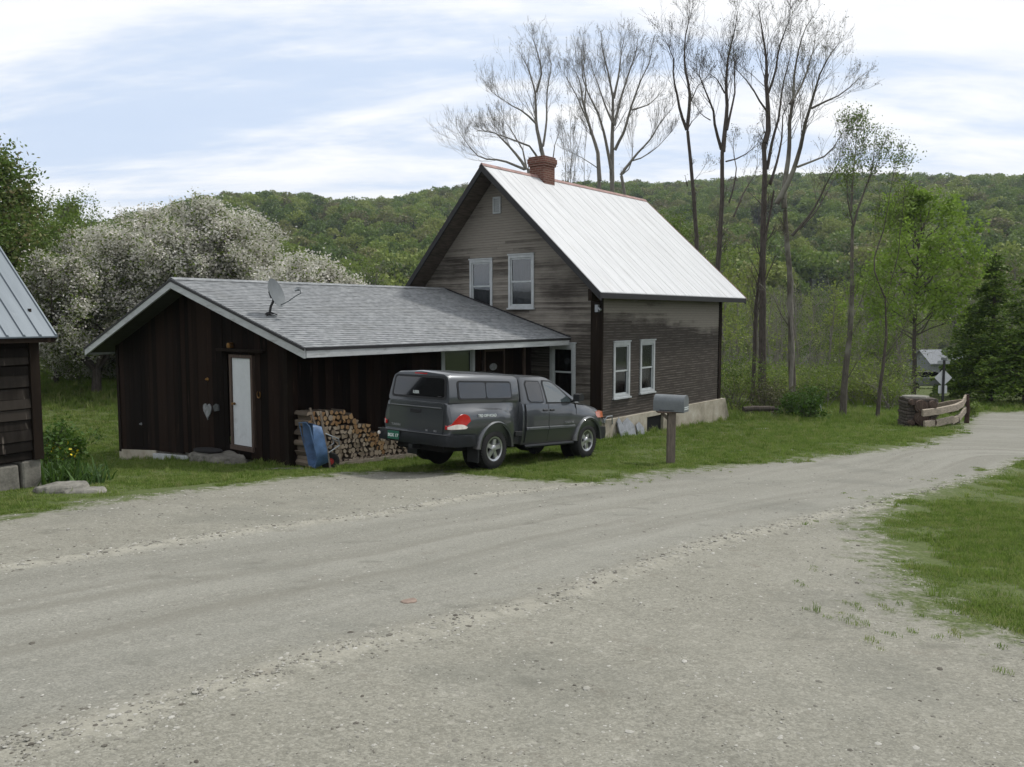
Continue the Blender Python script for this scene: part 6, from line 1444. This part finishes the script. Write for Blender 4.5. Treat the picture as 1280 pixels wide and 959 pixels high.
rock('flat_rock', 80, 616, .75, .42, .17, .5, 'large flat rock beside the cabin corner below the daylilies', 'stone', 7)
rock('flat_rock', 102, 617, .62, .36, .11, .2, 'thinner flat rock next to the larger one, nearer to the shed', 'stone', 8)
# slabs leaning on the foundation
for i, (px, py, w, h, c) in enumerate([(766, 547, .30, .62, 'narrow'), (776, 545.5, .62, .58, 'widest'), (788, 544, .42, .42, 'smallest')]):
    rs2 = np.random.RandomState(40+i); Pp = [(-w/2, 0), (w/2*.8, 0), (w/2, h*.55), (w*.12, h), (-w*.42, h*.8)]
    x_ = [9.33, 9.75, 10.35][i]; m = MB(); m.prism(Pp, lambda a, b: (a, 0, b), lambda a, b: (a, .045, b)); o = m.build('stone_slab', MT['slate'], bevel=.008)
    p = G(x_, YR-.36); o.location = (p[0], p[1], gz(p[0], p[1])-.03); o.rotation_euler = (R_(-20), 0, RZ); setp(o, c+' grey stone slab leaning against the house foundation', 'stone slab')
m = MB(); m.box(-.25, .25, -.045, .045, 0, .03); p = to_ground(951, 537); o = m.build('white_board', MT['whitetrim']); o.location = p; o.rotation_euler = (0, 0, .15); setp(o, 'short white board lying in the lawn', 'board')
rock('flat_stone', 982, 563, .5, .35, .05, .2, 'pale flat stone sunk in the lawn near the road edge', 'stone', 15)
rock('flat_stone', 921, 564, .45, .3, .04, .6, 'dark flat stone sunk in the lawn beneath the white board', 'stonedark', 16)
rock('flat_stone', 512, 749, .13, .10, .016, .6, 'small brownish flat stone lying alone in the gravel road', 'brownstone', 17, sink=.022)
# log bench
p = to_ground(951, 521); lb_ = empty('log_bench', p, .12, 'low dark log bench lying at the wood edge right of the house', 'bench')
m = MB(); m.tube([(-.72, 0, .30), (-.3, .02, .32), (.3, -.01, .31), (.74, 0, .29)], [.10, .11, .11, .09], 10); m.build('seat', MT['bark'], lb_, smooth=True)
for xx in (-.45, .42): m = MB(); m.tube([(xx, -.25, .10), (xx+.02, .25, .11)], .12, 9); m.build('leg', MT['bark'], lb_, smooth=True)

# ================================================================== log pillar and rail fence at the bend
YF = float(to_ground(1146, 533)[1]); print('YF', YF)
p = at_y(1146, 533, YF); zg = gz(p[0], p[1]); pil = empty('log_pillar', (p[0], p[1], zg), -.12, 'stubby dark square pillar of stacked log ends beside the split rails', 'pillar')
s_ = YF/F
m = MB()
for k in range(9):
    z_ = k*.112; m.box(-.50-.02*math.sin(k*2), .50+.02*math.sin(k*3), -.42, .42, z_, z_+.104)
m.build('cribwork', MT['bark'], pil, bevel=.03)
rs = np.random.RandomState(8)
for (cx_, cz_, r_) in ((-.06, .74, .22), (-.04, .33, .23), (.30, .20, .15), (.31, .80, .14), (-.36, .88, .10), (-.36, .18, .10)):
    m = MB(); m.tube([(cx_, -.56, cz_), (cx_, -.3, cz_)], [r_, r_*1.05], 14); m.lathe([(r_*.75, 0), (r_*.7, .02), (r_*.45, .015), (r_*.4, .03), (0, .03)], 14, Matrix.Translation((cx_, -.56, cz_))@Matrix.Rotation(math.pi/2, 4, 'X')); m.build('log_end', MT['postwood'], pil, smooth=True, angle=40)
m = MB(); m.lathe([(0, 0), (.42, .0), (.40, .05), (.2, .07), (0, .06)], 12, Matrix.Translation((-.08, 0, 1.005))@Matrix.Diagonal((1.1, .9, 1, 1))); m.build('cap_stone', MT['stone'], pil)
p2 = at_y(1164, 532, YF-.3); ff = empty('split_rail_fence', (p2[0], p2[1], gz(p2[0], p2[1])), 0, 'weathered split-rail fence of two rails curving from the log pillar to a leaning red-brown post', 'fence')
def fl(px, py, Y): Y = Y-30.5+YF; return Vector(at_y(px, py, Y))-Vector((p2[0], p2[1], gz(p2[0], p2[1])))
for name, pts, mt in (('rail', [(1153, 516.5, 29.5), (1175, 513.5, 30.1), (1198, 508.5, 31)], 'railwood'), ('rail', [(1155, 530.5, 29.5), (1172, 528.5, 30.1), (1192, 524, 31)], 'railwood'), ('rail', [(1190, 511, 31), (1203, 505, 31.8), (1207, 497, 32.4)], 'railwood'), ('rail', [(1190, 526.5, 31), (1199, 522, 31.6), (1207, 512, 32.4)], 'railwood'), ('rail', [(1172, 508, 33.4), (1186, 505, 33), (1203, 503, 32.6)], 'wood')):
    m = MB(); P = [fl(*q) for q in pts]
    m.loft([[q+Vector((0, a*.07, b*.12)) for a, b in ((-1, -1), (1, -.8), (.9, 1), (-.8, .9))] for q in P]); m.build(name, MT[mt], ff, bevel=.015)
for name, q, h_ in (('post', (1208, 531, 32.4), 1.05), ('post', (1196, 532, 31.5), .35), ('post', (1170, 524, 33.6), .8)):
    b_ = fl(q[0], q[1], q[2]); wx_, wy_ = b_.x+p2[0], b_.y+p2[1]; b_.z = gz(wx_, wy_)-gz(p2[0], p2[1])-.1
    m = MB(); m.tube([b_, b_+Vector((.02, 0, h_*.6)), b_+Vector((-.02, 0, h_+.1))], [.09, .085, .07], 8); m.build(name, MT['postred' if h_ > 1 else 'bark'], ff, smooth=True)
MT['darkrail'] = MT['bark']
# road sign seen from behind
b = base_at(1181, 37.5); sg_ = empty('road_sign', b, 0, 'back of a diamond road sign with a square plate below on a dark post', 'sign')
so3 = Vector(b); tz = lambda py: at_y(1181, py, 37.5)[2]-b[2]
m = MB(); m.box(-.045, .045, -.03, .03, 0, tz(450)); m.build('post', MT['edge'], sg_)
m = MB(); r_ = (tz(461)-tz(483))/2*1.0; zc_ = (tz(460.5)+tz(484))/2; m.prism([(0, -r_), (r_, 0), (0, r_), (-r_, 0)], lambda a, b: (a, .032, zc_+b), lambda a, b: (a, .038, zc_+b)); m.build('diamond_plate', MT['signback'], sg_)
m = MB(); m.prism(rrect(-.20, .20, tz(492), tz(482), .03), lambda a, b: (a, .045, b), lambda a, b: (a, .051, b)); m.build('lower_plate', MT['signback'], sg_)
m = MB(); m.box(-.30, .25, .0, .012, tz(455), tz(451)); m.box(-.01, .01, -.28, .28, tz(451)+.01, tz(447)); m.build('street_name_blade', MT['galv'], sg_)
# leaning white stake and pale broken snag, white pipe
b = base_at(1027, 34); m = MB(); m.tube([(.12, 0, 0), (-.10, 0, .95)], .028, 8); o = m.build('white_stake', MT['whitetrim'], smooth=True); o.location = b; setp(o, 'thin white stake leaning left at the edge of the wood', 'stake')
t = Tree(190); Y = 35; t.traced(down(989, Y, [(988, 480), (990, 440), (989, 400), (992, 350)]), Y, .12, .05, 0, 4, .7, .6)
plant_tree(t, 'dead_snag', base_at(989, Y), 'pale dead snag standing against the wide spreading tree', 'dead tree', MT['barkpale'], None, None)
b = to_ground(1107, 510); m = MB(); m.tube([(-.9, .05, .06), (0, 0, .05), (.8, -.04, .05)], .035, 8); o = m.build('white_pipe', MT['whitetrim'], smooth=True); o.location = b; setp(o, 'long thin white pipe lying in the grass left of the log pillar', 'pipe')

# ================================================================== glimpse of the village through the gap
def car(px, Y, rz, label, mat, group=None, tall=1.0):
    b = base_at(px, Y); c = empty('parked_car', b, rz, label, 'car', group)
    m = MB(); prof_ = [(-2.1, .45), (-2.15, .85), (-1.6, 1.0), (1.1, 1.0), (2.0, .85), (2.15, .5), (1.9, .35), (-1.9, .35)]
    m.loft([[(x, y, z*tall if z > .5 else z) for x, z in prof_] for y in (-.85, -.8, .8, .85)][1:3]); m.build('body', mat, c, bevel=.06)
    m = MB(); g_ = [(-1.7, .99), (-1.2, 1.42*tall), (.3, 1.45*tall), (1.0, .99)]
    m.prism(g_, lambda a, z: (a, -.72, z), lambda a, z: (a, .72, z)); m.build('cabin', MT['tint'], c, bevel=.05)
    for wx in (-1.35, 1.35):
        for s in (-1, 1): m = MB(); m.lathe([(0, -.1), (.32, -.1), (.32, .1), (0, .1)], 18, Matrix.Translation((wx, s*.8, .32))@Matrix.Rotation(math.pi/2, 4, 'X')); m.build('wheel', MT['rubber'], c, smooth=True)
car(1197, 60, 1.2, 'dark parked car half hidden behind the road sign', simple('dark_car_paint', (.02, .022, .026), .3, .1, 5, coat=.5))
car(1115, 66, .1, 'white car glimpsed between the trunks left of the log pillar', simple('white_car_paint', (.6, .6, .6), .3, .05, 5, coat=.5))
car(1160, 62, .05, 'grey parked car with pale roof left of the road sign', simple('grey_car_paint', (.20, .21, .22), .3, .05, 5, coat=.5))
b = base_at(1184, 80); hs = empty('village_house', b, .2, 'small white house glimpsed beyond the road sign', 'house'); hs.scale = (.72, .72, .72)
m = MB(); m.box(-4, 4, -2, 2, -1, 3.0); m.prism([(-2, 3.0), (2, 3.0), (0, 4.4)], lambda a, z: (-4, a, z), lambda a, z: (4, a, z)); m.build('wall', MT['slate'], hs)
m = MB(); m.add([(-4.3, -2.3, 2.8), (4.3, -2.3, 2.8), (4.3, 0, 4.55), (-4.3, 0, 4.55), (-4.3, -2.3, 2.95), (4.3, -2.3, 2.95), (4.3, 0, 4.7), (-4.3, 0, 4.7)], [(3, 2, 1, 0), (4, 5, 6, 7), (0, 1, 5, 4), (1, 2, 6, 5), (2, 3, 7, 6), (3, 0, 4, 7)]); m.add([(-4.3, 2.3, 2.8), (4.3, 2.3, 2.8), (4.3, 0, 4.55), (-4.3, 0, 4.55), (-4.3, 2.3, 2.95), (4.3, 2.3, 2.95), (4.3, 0, 4.7), (-4.3, 0, 4.7)], [(3, 2, 1, 0), (4, 5, 6, 7), (0, 1, 5, 4), (1, 2, 6, 5), (2, 3, 7, 6), (3, 0, 4, 7)]); m.build('roof', MT['slate'], hs)
for xx in (-2.6, -.6, 1.6): m = MB(); m.box(xx, xx+.9, -2.03, -2.005, 1.2, 2.4); m.build('window', MT['tint'], hs)
m = MB(); m.box(-5.5, 5.5, -.3, .3, 0, .5); b = base_at(1170, 50)
# paved cross road beyond the gravel
# ================================================================== daylilies, yellow flowers
rs = np.random.RandomState(60)
def blades(name, base, n, L, W, w, label, mat, cat, flowers=0):
    rs = np.random.RandomState(int(n+L*100)); V_, F_ = [], []
    for i in range(n):
        a = rs.rand()*6.28; r0 = rs.rand()**.5*W*.3; x0, y0 = r0*math.cos(rs.rand()*6.28), r0*math.sin(rs.rand()*6.28); l = L*rs.uniform(.6, 1.1); sp = rs.uniform(.25, 1.0)
        k = 6; b0 = len(V_)
        for j in range(k+1):
            t_ = j/k; rr_ = l*sp*t_*.75; zz_ = l*(t_*1.05-.62*sp*t_*t_); ww = w*(1-t_)**.6*.5+.001
            cx_, cy_ = x0+rr_*math.cos(a), y0+rr_*math.sin(a); V_ += [(cx_-math.sin(a)*ww, cy_+math.cos(a)*ww, zz_), (cx_+math.sin(a)*ww, cy_-math.cos(a)*ww, zz_)]
        for j in range(k): F_.append((b0+2*j, b0+2*j+1, b0+2*j+3, b0+2*j+2))
    root = empty(name, base, 0, label, cat); link('leaves', np_mesh('leaves', np.array(V_), np.array(F_), MT[mat]), root); return root
MT['lily'] = m_leaf('daylily_leaves', [(.02, .05, .012), (.045, .095, .02), (.08, .15, .035)], .3)
p = to_ground(80, 607); blades('daylily_clump', p, 260, .50, 1.7, .035, 'arching dark green daylily clump beside the cabin corner above the flat rocks', 'lily', 'plant')
p = to_ground(105, 606); blades('daylily_clump', p, 40, .42, .7, .03, 'smaller pale-leaved daylily clump right of the bigger one', 'lily', 'plant')
p = to_ground(66, 590); fb_ = blades('yellow_flowers', p, 60, .45, .7, .02, 'bush of bright yellow flowers at the cabin corner', 'lily', 'flowers')
MT['yellow'] = simple('yellow_petals', (.62, .50, .02), .6, .15, 20, bump=0)
C = np.c_[rs.normal(0, .22, 110), rs.normal(0, .18, 110), rs.uniform(.30, .62, 110)]; v, f = quads(C, .075, rs, 0, .9); link('petals', np_mesh('petals', v, f, MT['yellow']), fb_)

# ================================================================== lawn grass, gravel stones, leaf litter
MT['grass'] = m_leaf('grass_blades', [(0.092, 0.147, 0.027), (0.140, 0.210, 0.042), (0.194, 0.267, 0.062), (0.269, 0.278, 0.114)], .45, 'object', .7)
def tuft(seed, n, L, W, w=.006):
    rs = np.random.RandomState(seed); V_, F_ = [], []
    for i in range(n):
        a = rs.rand()*6.28; x0, y0 = rs.normal(0, W*.4, 2); l = L*rs.uniform(.5, 1.1); ln = rs.uniform(.1, .7); b0 = len(V_)
        for t_, ww in ((0, w), (.55, w*.8), (1, w*.15)):
            cx_, cy_ = x0+l*ln*t_*t_*math.cos(a), y0+l*ln*t_*t_*math.sin(a); z_ = l*t_*(1-.25*ln*t_); V_ += [(cx_-math.sin(a)*ww, cy_+math.cos(a)*ww, z_), (cx_+math.sin(a)*ww, cy_-math.cos(a)*ww, z_)]
        F_ += [(b0, b0+1, b0+3, b0+2), (b0+2, b0+3, b0+5, b0+4)]
    return np_mesh('grass_tuft', np.array(V_), np.array(F_), MT['grass'])
tf = [tuft(i, 26, .075, .16) for i in range(5)]+[tuft(9, 22, .15, .14), tuft(10, 18, .20, .12, .007)]
rs = np.random.RandomState(91)
n = 200000; yy_ = np.exp(rs.uniform(np.log(4.5), np.log(42), n)); xx_ = rs.uniform(-.66, .68, n)*yy_
S = sdf(xx_, yy_, GRAVEL); pat = vn(xx_, yy_, .45, 31)*.6+vn(xx_, yy_, 1.7, 32)*.4
RS = (xx_ > 1.2) & (yy_ < 16.3); ok = (S < -.02) | ((S < .9) & (pat > .60+S*.3) & ~RS); ok &= (S < -.5) | (pat > .40-S*.1); ok &= ~RS | (rs.rand(n) < np.clip(-S*.6+(pat-.44)*2.2, .16, 1)); ok |= RS & (S > 0) & (S < 1.1) & (rs.rand(n) < .02*(pat > .5))
ok &= rs.rand(n) < np.where(yy_ < 18, .75, np.where(yy_ < 26, .5, .35))
# keep grass out of the buildings
lc = np.c_[xx_-D0[0], yy_-D0[1]]; lx = lc@U[:2]; ly = -(lc@V[:2])
ok &= ~((lx > -.05) & (lx < 8.6) & (ly > SY0-.1) & (ly < SY1)) & ~((lx > 8.5) & (lx < 16.6) & (ly > YR-.15) & (ly < YL)) & ~((lx > -.9) & (lx < 0) & (ly > -.8) & (ly < 1.4))
ok &= ~((lx > 0) & (lx < 8.5) & (ly > -2.4) & (ly < SY0))
xx_, yy_, S = xx_[ok], yy_[ok], S[ok]; zz_ = hgt(xx_, yy_)
tall = rs.rand(len(xx_)) < np.where(yy_ > 29, .6, .035)
lcx = np.c_[xx_-D0[0], yy_-D0[1]]; lx = lcx@U[:2]; ly = -(lcx@V[:2])
nearw = ((lx > -.35) & (lx < .0) & (ly > SY0) & (ly < SY1)) | ((lx > 8.6) & (lx < 17) & (ly < YR-.1) & (ly > YR-.5)); tall |= nearw & (rs.rand(len(xx_)) < .4)
ix = np.where(tall, rs.randint(5, 7, len(xx_)), rs.randint(0, 5, len(xx_)))
scatter('lawn_grass', np.c_[xx_, yy_, zz_-.012], rs.rand(len(xx_))*6.28, rs.uniform(.6, 1.15, len(xx_))*np.clip(yy_/20, .62, 1.7)*np.where(S > 0, .6, 1), tf, 'short mown green lawn with ragged edges along the gravel', 'grass', idx=ix)
MT['pebble'] = m_leaf('gravel_stones', [(.05, .042, .034), (.15, .145, .125), (.22, .215, .19), (.28, .275, .245), (.38, .375, .345)], 0, 'object', .9)
def peb(seed):
    rs = np.random.RandomState(seed); bm = bmesh.new(); bmesh.ops.create_icosphere(bm, subdivisions=1, radius=1)
    for v in bm.verts: v.co *= rs.uniform(.75, 1.15); v.co.z *= .55; v.co.x *= 1.25
    me = bpy.data.meshes.new('gravel_stone'); bm.to_mesh(me); bm.free(); me.materials.append(MT['pebble']); return me
n = 110000; yy_ = np.exp(rs.uniform(np.log(2.6), np.log(22), n)); xx_ = rs.uniform(-.66, .68, n)*yy_
S = sdf(xx_, yy_, GRAVEL); Rr = sdf(xx_, yy_, ROAD); bd_ = np.minimum(pdist(xx_, yy_, LOWL), pdist(xx_, yy_, UPL))
pr = np.where(bd_ < .24, .95, np.where(Rr > .3, .10, .30)); cl = vn(xx_, yy_, .5, 41); ok = (S > -.1) & (rs.rand(n) < pr*(.45+cl))
xx_, yy_, bd_, S, Rr = xx_[ok], yy_[ok], bd_[ok], S[ok], Rr[ok]; sz = np.exp(rs.normal(np.log(.0046), .55, len(xx_)))*np.clip(yy_/7, .75, 1.7)*np.where(bd_ < .3, 1.35, 1)
scatter('loose_gravel', np.c_[xx_, yy_, hgt(xx_, yy_)+relief(xx_, yy_, S, Rr, bd_)-.001], rs.rand(len(xx_))*6.28, np.clip(sz, .0025, .022), [peb(i) for i in range(5)], 'loose gravel stones scattered over the drive', 'gravel')

# ================================================================== air
m = MB(); m.box(-1500, 1500, -60, 1500, -160, 135); hzo = m.build('haze', [newmat('thin_air')[0]]); hm = hzo.data.materials[0]
pv_ = nd(hm.node_tree, 'ShaderNodeVolumePrincipled', {'Color': (.72, .82, .95), 'Density': .00016, 'Anisotropy': .2}); ou = nd(hm.node_tree, 'ShaderNodeOutputMaterial'); hm.node_tree.links.new(pv_.outputs[0], ou.inputs['Volume'])
setp(hzo, 'thin pale spring haze between the lawn and the hill', 'haze', None, 'stuff')
